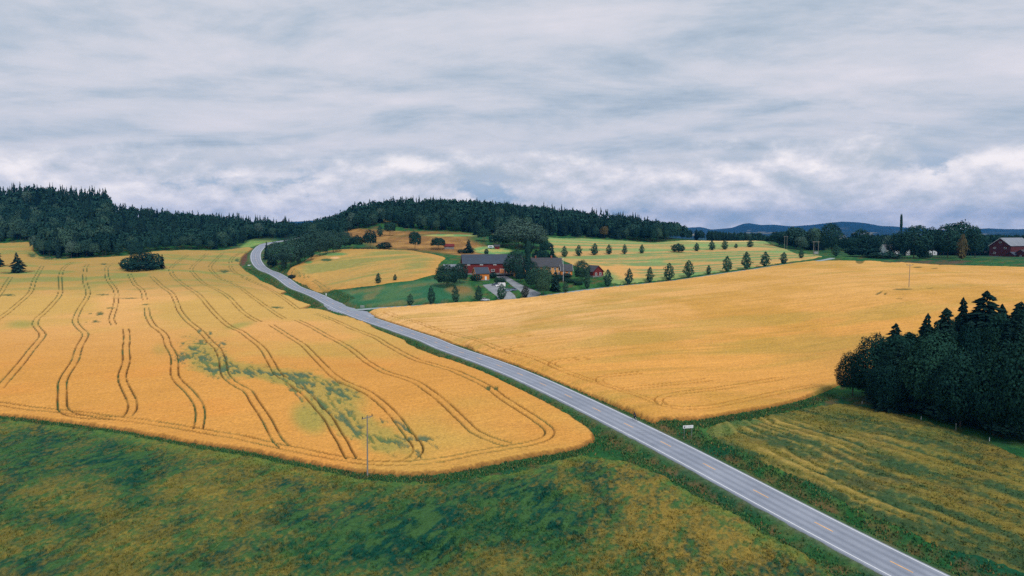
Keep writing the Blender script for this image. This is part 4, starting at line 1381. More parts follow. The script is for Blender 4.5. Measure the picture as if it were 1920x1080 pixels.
SINGLE_T = [
 ('young_tree', 'young bushy tree at the lower edge of the oval field, nearer the main road', 'lane', 709, 532.5, 21, 13), ('young_tree', 'tiny young tree at the lower edge of the oval field, nearer the farm', 'lane', 740.5, 527.5, 14, 9),
 ('hill_tree', 'tall leafy tree standing alone on the brown pasture behind the oval field', 'dark', 778, 470, 39, 24), ('hill_tree', 'round spreading tree beside the small red roofed shed on the pasture', 'dark', 822, 468, 24, 28),
 ('hill_tree', 'dark round tree on the pasture just below the pale clearing', 'dark', 731, 442, 28, 22), ('hill_tree', 'tall dark tree on the pasture edge above the oval field', 'dark', 694, 467, 36, 28),
 ('hill_tree', 'round dark tree at the upper left corner of the oval field', 'dark', 669, 467, 26, 27), ('hill_bush', 'low round bush at the top edge of the oval field', 'bush', 721, 467, 15, 25), ('hill_tree', 'small narrow tree left of the pale clearing on the hill', 'lane', 713, 444, 22, 13),
 ('conifer', 'bushy conifer rising behind the roof of the long red barn', 'spruce', 879, 475, 26, 22), ('bush', 'dark bush behind the left end of the barn roof', 'bush', 866, 475, 9, 18), ('small_tree', 'small dark tree behind the middle of the barn roof', 'bush', 912, 478, 13, 8),
 ('conifer', 'dark conifer at the right end of the green strip on the hill', 'spruce', 892, 441, 28, 17), ('round_tree', 'dark round tree left of the huge grey green tree behind the farm', 'dark', 908, 453, 28, 28),
 ('round_tree', 'dark rounded tree at the foot of the huge grey green tree', 'dark', 935, 463, 26, 34), ('large_tree', 'huge grey green domed tree behind the farm', 'dome', 973, 465, 55, 90), ('round_tree', 'rounded grey green tree right of the huge domed tree', 'dome', 1000, 466, 47, 44),
 ('dark_tree', 'broad dark tree covering the right end of the long red barn', 'fine', 967, 516, 54, 46), ('columnar_tree', 'tall narrow dark tree rising behind the main farmhouse roof', 'poplar', 989, 512, 68, 14), ('dark_tree', 'dark tree behind the farmhouse chimneys', 'dark', 1014, 490, 44, 34),
 ('tall_tree', 'tall dark tree behind the right end of the farmhouse', 'spruce', 1037, 489, 48, 26), ('dark_tree', 'dark tree between the farmhouse roof and the back field', 'dark', 1024, 478, 26, 24),
 ('garden_tree', 'wide dark tree in front of the left end of the red barn', 'fine', 838, 537, 42, 44), ('garden_tree', 'dark bushy tree between the barn gable and the orange outbuilding', 'fine', 862, 531, 40, 34), ('garden_bush', 'brownish bush in front of the orange outbuilding', 'bush', 893, 527, 15, 22),
 ('garden_tree', 'large green tree in front of the farmhouse front wall', 'finelight', 1004, 541, 42, 34), ('garden_tree', 'dark pointed tree in front of the farmhouse windows', 'spruce', 1041, 545, 40, 24), ('garden_tree', 'large rounded tree between the farmhouse and the small red cabin', 'finelight', 1091, 527, 41, 29),
 ('garden_tree', 'dark tree just in front of the narrow ochre gabled wing', 'fine', 976, 528, 30, 20), ('garden_tree', 'tall dark tree before the left corner of the farmhouse', 'fine', 997, 534, 48, 28), ('garden_tree', 'leafy tree before the middle of the farmhouse, right of the large green one', 'finelight', 1023, 541, 44, 26), ('garden_bush', 'dark bush between the farmhouse extension and the flagpole', 'bush', 1052, 527, 14, 18),
 ('garden_bush', 'dark hedge bush beside the top of the driveway', 'bush', 938, 531, 12, 22), ('garden_bush', 'dark bush right of the orange outbuilding', 'bush', 925, 522, 14, 16), ('garden_bush', 'low green bush on the lawn below the flagpole', 'bush', 1068, 530, 9, 22), ('garden_bush', 'low green bush on the lawn right of the flagpole', 'bush', 1084, 534, 8, 20), ('garden_bush', 'rounded shrub left of the driveway bend', 'bush', 975, 522, 11, 16), ('garden_bush', 'dark shrub beside the small extension of the farmhouse', 'bush', 1062, 522, 12, 18),
 ('clump_tree', 'dark conifer at the road bend, nearest the asphalt', 'spruce', 500, 484, 34, 15), ('clump_tree', 'round tree in the front of the clump at the road bend', 'greyfine', 519, 497, 46, 36), ('clump_tree', 'big dark tree in the front middle of the clump at the road bend', 'greyfine', 545, 502, 60, 44),
 ('clump_tree', 'big round tree at the right front of the clump at the road bend', 'greyfine', 572, 493, 58, 42), ('clump_tree', 'dark round tree at the right end of the clump along the oval field', 'greyfine', 625, 475, 44, 36), ('clump_tree', 'dark tree second from the right end of the clump along the oval field', 'greyfine', 600, 481, 52, 38),
 ('clump_tree', 'round tree at the back of the clump at the road bend', 'greyfine', 590, 470, 44, 46), ('clump_tree', 'dark tree behind the right end of the clump', 'greyfine', 646, 466, 34, 30), ('pale_tree', 'small pale grey green tree in front of the dark clump at the road bend', 'pale', 533, 504, 28, 13), ('clump_bush', 'low bush in front of the clump on the road verge', 'bush', 510, 497, 18, 20), ('verge_bush', 'grey green bush at the left tip of the oval field', 'bush', 547, 516, 9, 13),
 ('field_tree', 'small conifer standing on a dark grass island in the left wheat field', 'spruce', 33, 511, 38, 27), ('field_tree', 'dark conifer cut by the left picture edge in the wheat field', 'spruce', -3, 502, 34, 22),
 ('field_clump_tree', 'tallest dark tree in the clump inside the left wheat field', 'fine', 264, 504, 43, 40), ('field_clump_tree', 'left dark bush of the clump inside the left wheat field', 'bush', 243, 506, 27, 32), ('field_clump_tree', 'right dark bush of the clump inside the left wheat field', 'bush', 288, 505, 33, 36), ('field_clump_tree', 'front low bush of the clump inside the left wheat field', 'bush', 266, 508, 20, 60), ('field_clump_tree', 'small conifer at the right end of the clump inside the wheat field', 'spruce', 305, 504, 28, 10),
 ('tall_tree', 'tall dark round tree above the end of the lane', 'fine', 1560, 474, 58, 42), ('leafy_tree', 'leafy tree left of the tall round tree at the lane end', 'broad', 1528, 470, 46, 32), ('leafy_tree', 'rounded green tree behind the twin pole power line', 'broad', 1492, 467, 44, 40), ('leafy_tree', 'dark round tree where the lane trees meet the back wood', 'dark', 1460, 462, 30, 34), ('dark_tree', 'dark tree left of the white gabled house', 'dark', 1610, 476, 46, 34), ('dark_tree', 'dark tree close to the left side of the white gabled house', 'dark', 1634, 476, 36, 22), ('hedge_bush', 'long dark hedge below the white gabled house', 'bush', 1618, 481, 24, 62), ('hedge_bush', 'dark hedge in front of the white house', 'bush', 1655, 484, 12, 60), ('dark_tree', 'dark rounded tree right of the lane end', 'dark', 1590, 478, 36, 30),
 ('garden_bush', 'dark round bush before the left end of the white farmhouse', 'bush', 1668, 483, 14, 22), ('garden_bush', 'dark bush before the right end of the white farmhouse', 'bush', 1733, 485, 15, 24), ('garden_tree', 'small dark tree before the middle of the white farmhouse', 'fine', 1692, 484, 22, 12),
 ('large_tree', 'large dark tree in front of the white farmhouse', 'fine', 1713, 484, 64, 58), ('large_tree', 'dark tree at the left of the large tree by the white farmhouse', 'fine', 1684, 482, 48, 34), ('large_tree', 'broad dark tree in the grove by the red barn on the right', 'fine', 1776, 484, 66, 58), ('large_tree', 'tallest dark tree of the grove by the red barn on the right', 'fine', 1801, 482, 70, 50), ('large_tree', 'dark tree at the right end of the grove, nearest the red barn', 'fine', 1828, 483, 62, 34), ('large_tree', 'dark tree in the gap of the grove behind the birch', 'fine', 1748, 480, 54, 40), ('columnar_tree', 'very tall thin dark columnar tree rising above the white farmhouse', 'poplar', 1689.5, 480, 78, 4.8), ('birch', 'yellowing birch with a pale trunk in front of the right grove', 'birch', 1803, 488.5, 50, 21),
]
DIST = {'broad dark tree covering the right end of the long red barn': 394, 'tall narrow dark tree rising behind the main farmhouse roof': 392, 'dark tree behind the farmhouse chimneys': 415, 'tall dark tree behind the right end of the farmhouse': 412}
for nm, lb, k, x, y, h, w in SINGLE_T:
    p = None
    if lb in DIST:
        u, _ = ray(x, y)
        p = Vector((float(u * DIST[lb]), DIST[lb], Gp(u * DIST[lb], DIST[lb])))
    tree_px(nm, lb, k, x, y, h, w, p=p)

# dark wood by the right edge: front trees, spruces behind
WOOD_T = [('sapling at the left tip of the dark wood, leaning over the wheat', 'wood', 1599, 742, 84, 46), ('wide dark deciduous tree at the left end of the dark wood', 'wood', 1640, 752, 132, 84), ('rounded dark tree second from the left in the front of the wood', 'wood', 1688, 758, 142, 84),
          ('lighter green round tree in the front middle of the dark wood', 'woodlight', 1745, 778, 160, 96), ('dark leafy tree filling the wood edge right of the lighter tree', 'wood', 1800, 800, 150, 100), ('dark tree at the wood edge behind the last fence posts', 'wood', 1862, 815, 170, 110), ('large dark tree at the wood edge cut by the right picture edge', 'wood', 1925, 830, 210, 120), ('low dark shrub under the left trees of the wood', 'bush', 1662, 752, 40, 70), ('low dark shrub at the wood edge near the middle fence post', 'bush', 1722, 770, 44, 80), ('low dark shrub at the wood edge near the tall fence post', 'bush', 1785, 790, 50, 90), ('low dark shrub at the right picture edge of the wood', 'bush', 1885, 815, 56, 100)]
for lb, k, x, y, h, w in WOOD_T:
    tree_px('wood_tree' if k != 'bush' else 'wood_shrub', lb, k, x, y, h, w, 'trees and shrubs of the dark wood', 'tree' if k != 'bush' else 'shrub')
WOOD_S = [('slim spruce at the left end of the spruce row in the wood', 1678, 606, 176, 52), ('spruce second from the left in the wood spruce row', 1737, 588, 165, 62), ('bushy spruce third from the left in the wood spruce row', 1772, 577, 165, 74), ('narrow pointed spruce just left of the tallest wood spruce', 1811, 558, 172, 60), ('tallest broad spruce rising above the dark wood', 1849, 546, 168, 104),
          ('spruce directly right of the tallest wood spruce', 1880, 570, 172, 74), ('dark spruce near the right picture edge of the wood', 1914, 566, 165, 80), ('spruce top in front of the tallest wood spruce', 1830, 585, 180, 80), ('spruce cut by the right picture edge', 1950, 562, 165, 70)]
for lb, x, ytop, dist, w in WOOD_S:
    u, wv = ray(x, ytop)
    gz = Gp(u * dist, dist)
    h = CAMH + wv * dist - gz
    tree('wood_spruce', lb, 'sprucefine', (float(u * dist), dist, gz), float(h), w * dist / FPX * 1.1, 'spruces of the dark wood')
wr = np.random.default_rng(11)
for i in range(58):
    px = wr.uniform(1648, 1985)
    dist = wr.uniform(150, 196) - max(0, (px - 1700)) * 0.03
    u, _ = ray(px, 700)
    p = (float(u * dist), dist, Gp(u * dist, dist))
    topy = np.interp(px, [1640, 1700, 1760, 1850, 2150], [658, 622, 596, 574, 572]) + wr.uniform(0, 34)
    h = CAMH + float(ray(px, topy)[1]) * dist - p[2]
    tree('wood_tree', 'dark tree hidden in the inner mass of the wood at the right edge', 'wood' if i % 2 else 'sprucefine', p, max(8, h), wr.uniform(7, 10.5), 'inner trees of the dark wood')

# ------------------------------------------------------------------ forests on the hills
def forest_poly(foot_px, back):
    f = unproj(foot_px)[:, :2]
    b = np.array([((px - 960) / FPX * y, y) for px, y in back])
    return np.vstack([f, b])


FOREST = [
 ('left', forest_poly([(-260, 455), (-150, 455), (0, 455), (62, 452), (65, 476), (78, 481), (120, 485), (175, 482.5), (237, 479.5), (290, 470), (350, 468), (412, 468.5), (432, 464), (446, 459), (462, 452.5), (482, 448), (520, 446.5), (545, 446)], [(560, 900), (420, 1000), (250, 1000), (0, 960), (-260, 900)])),
 ('centre', forest_poly([(546, 447), (580, 448), (615, 452), (640, 447), (654, 434), (690, 429), (703, 423), (716, 421), (740, 421), (752, 430), (830, 433.5), (892, 437), (950, 440.5), (1000, 440.5), (1026, 442.5), (1092, 445), (1176, 450), (1225, 455), (1258, 451.5), (1300, 450.5)], [(1320, 760), (1240, 820), (1150, 880), (900, 880), (700, 860), (560, 840)])),
 ('right', forest_poly([(1318, 450.5), (1360, 450.5), (1432, 451), (1462, 460), (1500, 470), (1560, 470), (1640, 474)], [(1640, 640), (1500, 760), (1320, 760)])),
 ('far right', np.array([(((px - 960) / FPX) * y, y) for px, y in ((1590, 590), (1760, 570), (1860, 560), (2100, 560), (2150, 690), (1800, 720), (1600, 720))])),
]
fr = np.random.default_rng(21)
TREES = []
for nm, poly in FOREST:
    lo, hi = poly.min(0), poly.max(0)
    st = 6.6
    xs, ys = np.meshgrid(np.arange(lo[0], hi[0], st), np.arange(lo[1], hi[1], st))
    xs, ys = xs + fr.uniform(-2.6, 2.6, xs.shape), ys + fr.uniform(-2.6, 2.6, ys.shape)
    sd = poly_sd(xs, ys, poly)
    dr, _, _ = line_dist(xs, ys, ROAD[::4])
    k = (sd > 0.5) & (dr > 9)
    xs, ys, sd = xs[k], ys[k], sd[k]
    zs_ = G(xs, ys)
    for x, y, z, s in zip(xs, ys, zs_, sd):
        px = 960 + FPX * x / y
        n = float(fbm(np.array([x / 45]), np.array([y / 45]), 301, 3)[0])
        if nm == 'left':
            n += fr.uniform(-.2, .2)
            sp = n > (0.68 if s < 40 else 0.56) or (px < 205 and s > 70 and n > 0.36)
            h = fr.uniform(12, 20) if not sp else fr.triangular(9, 19, 27)
            h *= float(np.interp(px, [-200, 120, 203, 214, 320, 430], [1.05, 1.12, 1.22, 0.62, 0.72, 0.9]))
        elif nm == 'centre':
            n += fr.uniform(-.2, .2)
            sp = n > 0.62 if s < 18 else n > 0.54
            h = fr.uniform(12, 18) if not sp else fr.triangular(8, 16, 24)
            if px < 655:
                h = fr.uniform(9, 15)
        else:
            sp = n > 0.5
            h = fr.uniform(8, 13)
        if nm == 'far right':
            h = max(6.0, CAMH + (HORIZON - 440 - fr.uniform(0, 6)) / FPX * y - z)
        if s < 5:
            h *= 0.75
        w = fr.uniform(5.0, 8.6) if sp else h * fr.uniform(0.5, 0.72)
        TREES.append((x, y, z, h, w, sp, nm, s))
# how much of each tree the picture shows: walk outwards and keep the highest top per direction
order = sorted(range(len(TREES)), key=lambda i: TREES[i][1])
hor = {}
score = np.zeros(len(TREES))
for i in order:
    x, y, z, h, w, sp, nm, s = TREES[i]
    px = 960 + FPX * x / y
    if not -20 < px < 1940:
        continue
    b0, b1 = int((px - w / 2 / y * FPX) / 3), int((px + w / 2 / y * FPX) / 3)
    top, bot = (z + h - CAMH) / y, (z - CAMH) / y
    for b in range(b0, b1 + 1):
        cur = hor.get(b, -9)
        score[i] += max(0, top - max(cur, bot)) * FPX * 3 * (0.55 if sp else 1)
        t2 = bot + (top - bot) * 0.85
        if t2 > cur:
            hor[b] = t2
sky_top = set()
best_dir = {}
for i, T in enumerate(TREES):
    b = int((960 + FPX * T[0] / T[1]) / 6)
    v = (T[2] + T[3] - CAMH) / T[1]
    if v > best_dir.get(b, (-9,))[0]:
        best_dir[b] = (v, i)
for i, T in enumerate(TREES):
    b = int((960 + FPX * T[0] / T[1]) / 6)
    if (T[2] + T[3] - CAMH) / T[1] > best_dir[b][0] - 5 / FPX:
        sky_top.add(i)
idx = sorted(range(len(TREES)), key=lambda i: -score[i])
chosen, cnt = set(), {True: 0, False: 0}
for i in idx:
    sp = TREES[i][5]
    if score[i] > 10 and cnt[sp] < 215:
        chosen.add(i)
        cnt[sp] += 1


def single_forest_mesh(qv, mat, trunk):
    v, f = trunk
    return make_mesh('tree', np.vstack([qv.reshape(-1, 3), v]), [quad_faces(qv), f + len(qv) * 4], [mat, M_bark], np.r_[np.zeros(len(qv), int), np.ones(len(f), int)])


tb, ts_ = trunk_geo(0.5, 0.02, 0.01, 2, 5), trunk_geo(0.85, 0.014, 0.003, 0, 6)
FS = [single_forest_mesh(q_, M_spruce, ts_) for q_ in Q_SPR]
FD = [single_forest_mesh(q_, M_decid, tb) for q_ in Q_BROAD]
FDK = [single_forest_mesh(q_, M_darkleaf, tb) for q_ in Q_BROAD]
FLT = [single_forest_mesh(q_, M_grey, tb) for q_ in Q_BROAD[:3]]
FRU = [single_forest_mesh(q_, M_rust, tb) for q_ in Q_BROAD[:1]]
WHERE = {'left': 'left hill forest', 'centre': 'forest behind the farm', 'right': 'wood beyond the back field', 'far right': 'wood behind the right farm'}


def spot(s, top):
    return 'at the front edge of the' if s < 14 else ('on the skyline of the' if top else 'on the slope of the')
kk = 0
lowsp = [spruce_crown(400 + i, 11, 6)[:] for i in range(3)]
lowbr = [broad_crown(420 + i, 115, 0.15, 9) for i in range(3)]
MV, MC = {True: [], False: []}, {}
for i, (x, y, z, h, w, sp, nm, s) in enumerate(TREES):
    if i in chosen:
        kk += 1
        a = fr.uniform(0, 6.28)
        sp_ = f'{spot(s, i in sky_top)} {WHERE[nm]}'
        if sp:
            me, lab, on = FS[kk % 5], f'dark pointed spruce {sp_}', 'spruce_tree'
            gp = f'spruces {sp_}'
        else:
            u = fr.random()
            if u < 0.05:
                me, lab = FLT[kk % 3], f'pale grey green leafy tree {sp_}'
                gp = f'pale leafy trees {sp_}'
            elif u < 0.47:
                me, lab = FDK[kk % 5], f'dark leafy tree {sp_}'
                gp = f'dark leafy trees {sp_}'
            else:
                me, lab = FD[kk % 5], f'mid green leafy tree {sp_}'
                gp = f'green leafy trees {sp_}'
            on = 'leafy_tree'
        o = link(on, me, None, (x, y, z - 0.1), None, lab, 'tree', gp)
        o.rotation_euler = (0, 0, a)
        o.scale = (w * 1.1, w * 1.1, h)
    elif score[i] > 0 or fr.random() < 0.12:
        qv = (lowsp if sp else lowbr)[fr.integers(3)]
        a = fr.uniform(0, 6.28)
        c, sn = math.cos(a), math.sin(a)
        v = qv.reshape(-1, 3)
        MV[sp].append(np.c_[(v[:, 0] * c - v[:, 1] * sn) * w * 1.1 + x, (v[:, 0] * sn + v[:, 1] * c) * w * 1.1 + y, v[:, 2] * h + z])
for sp, m, nm in ((True, M_spruce, 'spruce_forest'), (False, M_darkleaf, 'leafy_forest')):
    v = np.concatenate(MV[sp])
    link(nm, make_mesh(nm, v, [np.arange(len(v)).reshape(-1, 4)], [m]), kind='stuff', label='mass of %s trees filling the forest behind its front rows' % ('spruce' if sp else 'leafy'), cat='forest')
p = at(1133, 447)
o = link('leafy_tree', FRU[0], None, p, None, 'small rust coloured autumn tree at the forest foot behind the upper tree row', 'tree')
o.scale = (9, 9, 13)
print('forest', len(TREES), cnt, sum(len(v) for v in MV[True]) / 4, sum(len(v) for v in MV[False]) / 4)

# ------------------------------------------------------------------ rough grass and weeds on the verges
def tufts():
    r = np.random.default_rng(5)
    n = 46000
    s = r.uniform(0, sarc[-1] * 0.62, n)
    cx, cy = np.interp(s, sarc, ROAD[:, 0]), np.interp(s, sarc, ROAD[:, 1])
    nx, ny = np.interp(s, sarc, RN[:, 0]), np.interp(s, sarc, RN[:, 1])
    o = (RW + 0.7 + 7.5 * r.beta(1.6, 1.6, n)) * np.where(r.random(n) < 0.5, 1, -1)
    P1 = np.c_[cx + nx * o, cy + ny * o]
    edges = np.vstack([resample(unproj(catmull(np.array(e), 3))[:, :2], 0.10) for e in ([(0, 784), (117, 797), (233, 812), (350, 835), (467, 852), (554, 869), (640, 886), (700, 895), (770, 900), (850, 895), (908, 883), (983, 868), (1060, 853), (1110, 840)], [(1260, 795), (1313, 795), (1397, 781), (1497, 760), (1560, 742)])])
    e2 = edges[r.integers(len(edges), size=14000)] + r.normal(size=(14000, 2)) * [1.0, 1.2]
    P = np.vstack([P1, e2])
    d, _, _ = line_dist(P[:, 0], P[:, 1], ROAD[::3])
    dl, _, _ = line_dist(P[:, 0], P[:, 1], LANE[::3])
    keep = (d > RW + 0.5) & (dl > LW + 1.0)
    for poly in (L_POLY, R_POLY, F_POLY, LR_POLY):
        keep &= poly_sd(P[:, 0], P[:, 1], world_poly(poly)) < 0.1
    keep &= ~((P[:, 0] < -55) & (P[:, 0] > -95) & (P[:, 1] > 300) & (P[:, 1] < 345))
    P = P[keep]
    z = G(P[:, 0], P[:, 1])
    dk = d[keep]
    n = len(P)
    h = r.uniform(0.14, 0.42, n) * (0.5 + 0.5 * sstep(4.4, 6.5, dk)) * (1 + 0.5 * (fbm(P[:, 0] / 4, P[:, 1] / 4, 501) - 0.3))
    V = []
    for k in range(3):
        a = r.uniform(0, 6.28, n)
        wd = h * r.uniform(0.25, 0.5, n)
        lean = r.normal(size=(n, 2)) * h[:, None] * 0.35
        V.append(np.stack([np.c_[P[:, 0] + np.cos(a) * wd, P[:, 1] + np.sin(a) * wd, z - 0.08], np.c_[P[:, 0] - np.cos(a) * wd, P[:, 1] - np.sin(a) * wd, z - 0.08], np.c_[P + lean, z + h]], 1))
    V = np.concatenate(V)
    fl = V.reshape(-1, 3)
    n1 = np.tile(fbm(P[:, 0] / 3, P[:, 1] / 3, 502), 3)
    n2 = r.random(len(V))
    c = lerp(np.broadcast_to(alb(36, 92, 60), (len(V), 3)), alb(84, 118, 68), sstep(0.3, 0.7, n2))
    c = lerp(c, alb(112, 86, 60), sstep(0.56, 0.72, n1) * (n2 > 0.4) * 0.6)
    c = lerp(c, alb(150, 128, 80), (r.random(len(V)) < 0.07) * 1.0)
    c = lerp(c, alb(104, 122, 70), np.tile(1 - sstep(4.5, 5.6, dk), 3) * 0.7)
    link('roadside_grass', make_mesh('roadside_grass', fl, [np.arange(len(fl)).reshape(-1, 3)], [M_tuft], col=np.repeat(c, 3, 0)), kind='stuff', label='tufts of grass and reddish weeds on the road verges and field edges', cat='grass')


def field_tufts(name, label, poly_px, n, hgt, seed, region, boost):
    """standing stems and weeds over a field, coloured like the plants of the crop below them"""
    r = np.random.default_rng(seed)
    poly = world_poly(poly_px)
    az = np.radians(r.uniform(region[0], region[1], n))
    rad = region[2] * (region[3] / region[2]) ** r.random(n)
    x, y = rad * np.sin(az), rad * np.cos(az)
    sd = poly_sd(x, y, poly)
    k = sd > 0.3
    x, y, sd = x[k], y[k], sd[k]
    z = G(x, y)
    _, c = (col_fore if boost == 'fore' else col_rows)(x, y, z, sd, 0 * x)
    n = len(x)
    h = hgt * r.uniform(0.6, 1.35, n)
    V = []
    for q in range(3):
        a = r.uniform(0, 6.28, n)
        wd = h * r.uniform(0.12, 0.28, n)
        ln = r.normal(size=(n, 2)) * h[:, None] * 0.3
        zb = z + 0.18
        V.append(np.stack([np.c_[x + np.cos(a) * wd, y + np.sin(a) * wd, zb], np.c_[x - np.cos(a) * wd, y - np.sin(a) * wd, zb], np.c_[x + ln[:, 0], y + ln[:, 1], zb + h]], 1))
    V = np.concatenate(V).reshape(-1, 3)
    c = np.clip(c * r.uniform(0.82, 1.2, (n, 1)) * np.array([0.90, 1.03, 1.0]), 0, 0.85)
    cc = np.repeat(np.tile(c, (3, 1)), 3, 0)
    link(name, make_mesh(name, V, [np.arange(len(V)).reshape(-1, 3)], [M_tuft], col=cc), kind='stuff', label=label, cat='grass')


M_tuft = sheet_mat('weed_tufts', 1.5, 0.3, None, 0, 0.0)
tufts()
field_tufts('oat_stems', 'standing oat stems and weeds over the patchy foreground field', F_POLY, 125000, 0.42, 61, (-44, 27, 72, 190), 'fore')
field_tufts('hay_stems', 'dry grass stems over the rough mown field by the wood', LR_POLY, 50000, 0.36, 62, (14, 44, 84, 178), 'rows')
# ------------------------------------------------------------------ buildings
M_red = plain('red_boards', (0.155, 0.020, 0.018), 0.85, var=0.3, scale=1.2, stretch=(3, 3, 0.25))
M_redd = plain('dark_red_boards', (0.085, 0.018, 0.018), 0.85, var=0.3, scale=1.2, stretch=(3, 3, 0.25))
M_orange = plain('ochre_boards', (0.62, 0.20, 0.035), 0.85, var=0.2, scale=1.2, stretch=(3, 3, 0.25))
M_ochre = plain('pale_ochre_boards', (0.60, 0.30, 0.10), 0.85, var=0.2, scale=1.2, stretch=(3, 3, 0.25))
M_wht = plain('white_paint', (0.72, 0.74, 0.76), 0.7, var=0.12, scale=2)
M_wall = plain('white_boards', (0.62, 0.64, 0.67), 0.8, var=0.15, scale=2, stretch=(3, 3, 0.3))
M_slate = plain('blue_grey_roofing', (0.040, 0.058, 0.085), 0.6, var=0.25, scale=0.8, stretch=(0.4, 2, 2))
M_tile = plain('dark_roof_tiles', (0.056, 0.060, 0.070), 0.75, var=0.3, scale=0.9)
M_metal = plain('weathered_metal_sheets', (0.24, 0.27, 0.31), 0.45, 0.35, var=0.35, scale=0.5, stretch=(1, 0.3, 0.3))
M_brick = plain('red_brick', (0.26, 0.09, 0.06), 0.9, var=0.3, scale=4)
M_stone = plain('grey_foundation', (0.20, 0.20, 0.20), 0.9, var=0.3, scale=3)
M_steel = plain('galvanised_steel', (0.36, 0.38, 0.39), 0.5, 0.5, var=0.15, scale=4)
M_wood = plain('weathered_wood', (0.25, 0.225, 0.20), 0.9, var=0.35, scale=3, stretch=(3, 3, 0.5))
M_black = plain('black_rubber', (0.015, 0.016, 0.018), 0.8, var=0.2)
M_glass, t_, b_ = new_mat('window_glass')
n_ = noise(t_, N(t_, 'ShaderNodeTexCoord').outputs['Object'], 0.8, 2)
t_.links.new(ramp(t_, n_, [(0.3, (0.02, 0.03, 0.035)), (0.7, (0.06, 0.075, 0.085))]), b_.inputs['Base Color'])
b_.inputs['Roughness'].default_value = 0.08


class House:
    """gabled building: x runs along the ridge, the front wall faces -y"""

    def __init__(self, name, label, cat, pos, rot, L, D, h, rise, wall, roof, over=0.45, barge=None, found=0.4, group=None):
        self.r = thing(name, label, cat, pos, math.radians(rot), None, group)
        self.L, self.D, self.h, self.rise = L, D, h, rise
        x, y = L / 2, D / 2
        vs = []
        for sx in (-x, x):
            vs += [(sx, -y, -0.3), (sx, y, -0.3), (sx, y, h), (sx, 0, h + rise), (sx, -y, h)]
        MB().poly(vs, [(0, 1, 2, 3, 4), (5, 9, 8, 7, 6), (0, 4, 9, 5), (1, 6, 7, 2), (0, 5, 6, 1), (2, 7, 8, 3), (4, 3, 8, 9)]).build('wall', wall, self.r)
        self.roof = None
        k = rise / y
        xo = x + over
        for s in (-1, 1):
            ye, ze = s * (y + over), h - k * over
            th = 0.2
            vv = [(-xo, 0, h + rise + 0.03), (xo, 0, h + rise + 0.03), (xo, ye, ze + 0.03), (-xo, ye, ze + 0.03), (-xo, 0, h + rise + th + .03), (xo, 0, h + rise + th + .03), (xo, ye, ze + th + .03), (-xo, ye, ze + th + .03)]
            o = MB().poly(vv, [(0, 1, 2, 3), (4, 7, 6, 5), (0, 4, 5, 1), (1, 5, 6, 2), (2, 6, 7, 3), (3, 7, 4, 0)]).build('roof_slope', roof, self.r)
            self.roof = self.roof or o
        ang = math.atan2(rise, y)
        ln = math.hypot(y + over, k * (y + over))
        if barge:
            for sx in (-1, 1):
                for s in (-1, 1):
                    MB().box((0, 0, 0), (0.06, ln, 0.26), (-s * ang, 0, 0)).build('barge_board', barge, self.r, loc=(sx * (xo + 0.035), s * (y + over) / 2, h + rise - k * (y + over) / 2 + 0.03))
        if found:
            MB().box((0, 0, found / 2 - 0.3), (L + 0.1, D + 0.1, found + 0.6)).build('foundation', M_stone, self.r)

    def place(self, face, s, z):
        if face == 'front':
            return (s, -self.D / 2, z), 0
        if face == 'back':
            return (s, self.D / 2, z), math.pi
        if face == 'left':
            return (-self.L / 2, s, z), -math.pi / 2
        return (self.L / 2, s, z), math.pi / 2

    def window(self, face, s, z, w, h, frame=None, bars=1, pane=None):
        p, a = self.place(face, s, z)
        f = MB()
        t = 0.12
        for c, sz in (((0, -.02, h / 2), (w + 2 * t, 0.12, t)), ((0, -.02, -h / 2), (w + 2 * t, 0.14, t)), ((-w / 2 - t / 2, -.02, 0), (t, 0.12, h - t)), ((w / 2 + t / 2, -.02, 0), (t, 0.12, h - t))):
            f.box(c, sz)
        for i in range(bars):
            f.box((-w / 2 + w * (i + 1) / (bars + 1), -.02, 0), (0.07, 0.08, h - t))
        o = f.build('window', frame or M_wht, self.r, loc=p)
        o.rotation_euler = (0, 0, a)
        MB().box((0, -0.005, 0), (w, 0.05, h - t)).build('pane', pane or M_glass, o)
        return o

    def door(self, face, s, w, h, m, z0=0.1, frame=None):
        p, a = self.place(face, s, z0 + h / 2)
        o = MB().box((0, -0.03, 0), (w, 0.09, h)).build('door', m, self.r, loc=p)
        o.rotation_euler = (0, 0, a)
        if frame:
            f = MB().box((0, -.04, h / 2 + .08), (w + 0.32, 0.13, 0.16)).box((-w / 2 - .08, -.04, 0), (0.16, 0.13, h)).box((w / 2 + .08, -.04, 0), (0.16, 0.13, h))
            f.box((0, -.085, 0), (0.1, 0.04, h))
            f.build('door_frame', frame, o)
        return o

    def chimney(self, s, m=None):
        o = MB().box((s, 0, self.h + self.rise + 0.5), (0.8, 0.7, 1.7)).build('chimney', m or M_brick, self.r)
        MB().box((s, 0, self.h + self.rise + 1.42), (0.95, 0.85, 0.14)).build('chimney_cap', M_stone, o)


def on_ground(px, py, dist=None):
    if dist is None:
        return at(px, py)
    u, _ = ray(px, py)
    return Vector((float(u * dist), dist, Gp(u * dist, dist)))


def offset(p, rot, dx, dy):
    a = math.radians(rot)
    x, y = p.x + dx * math.cos(a) - dy * math.sin(a), p.y + dx * math.sin(a) + dy * math.cos(a)
    return Vector((x, y, Gp(x, y)))


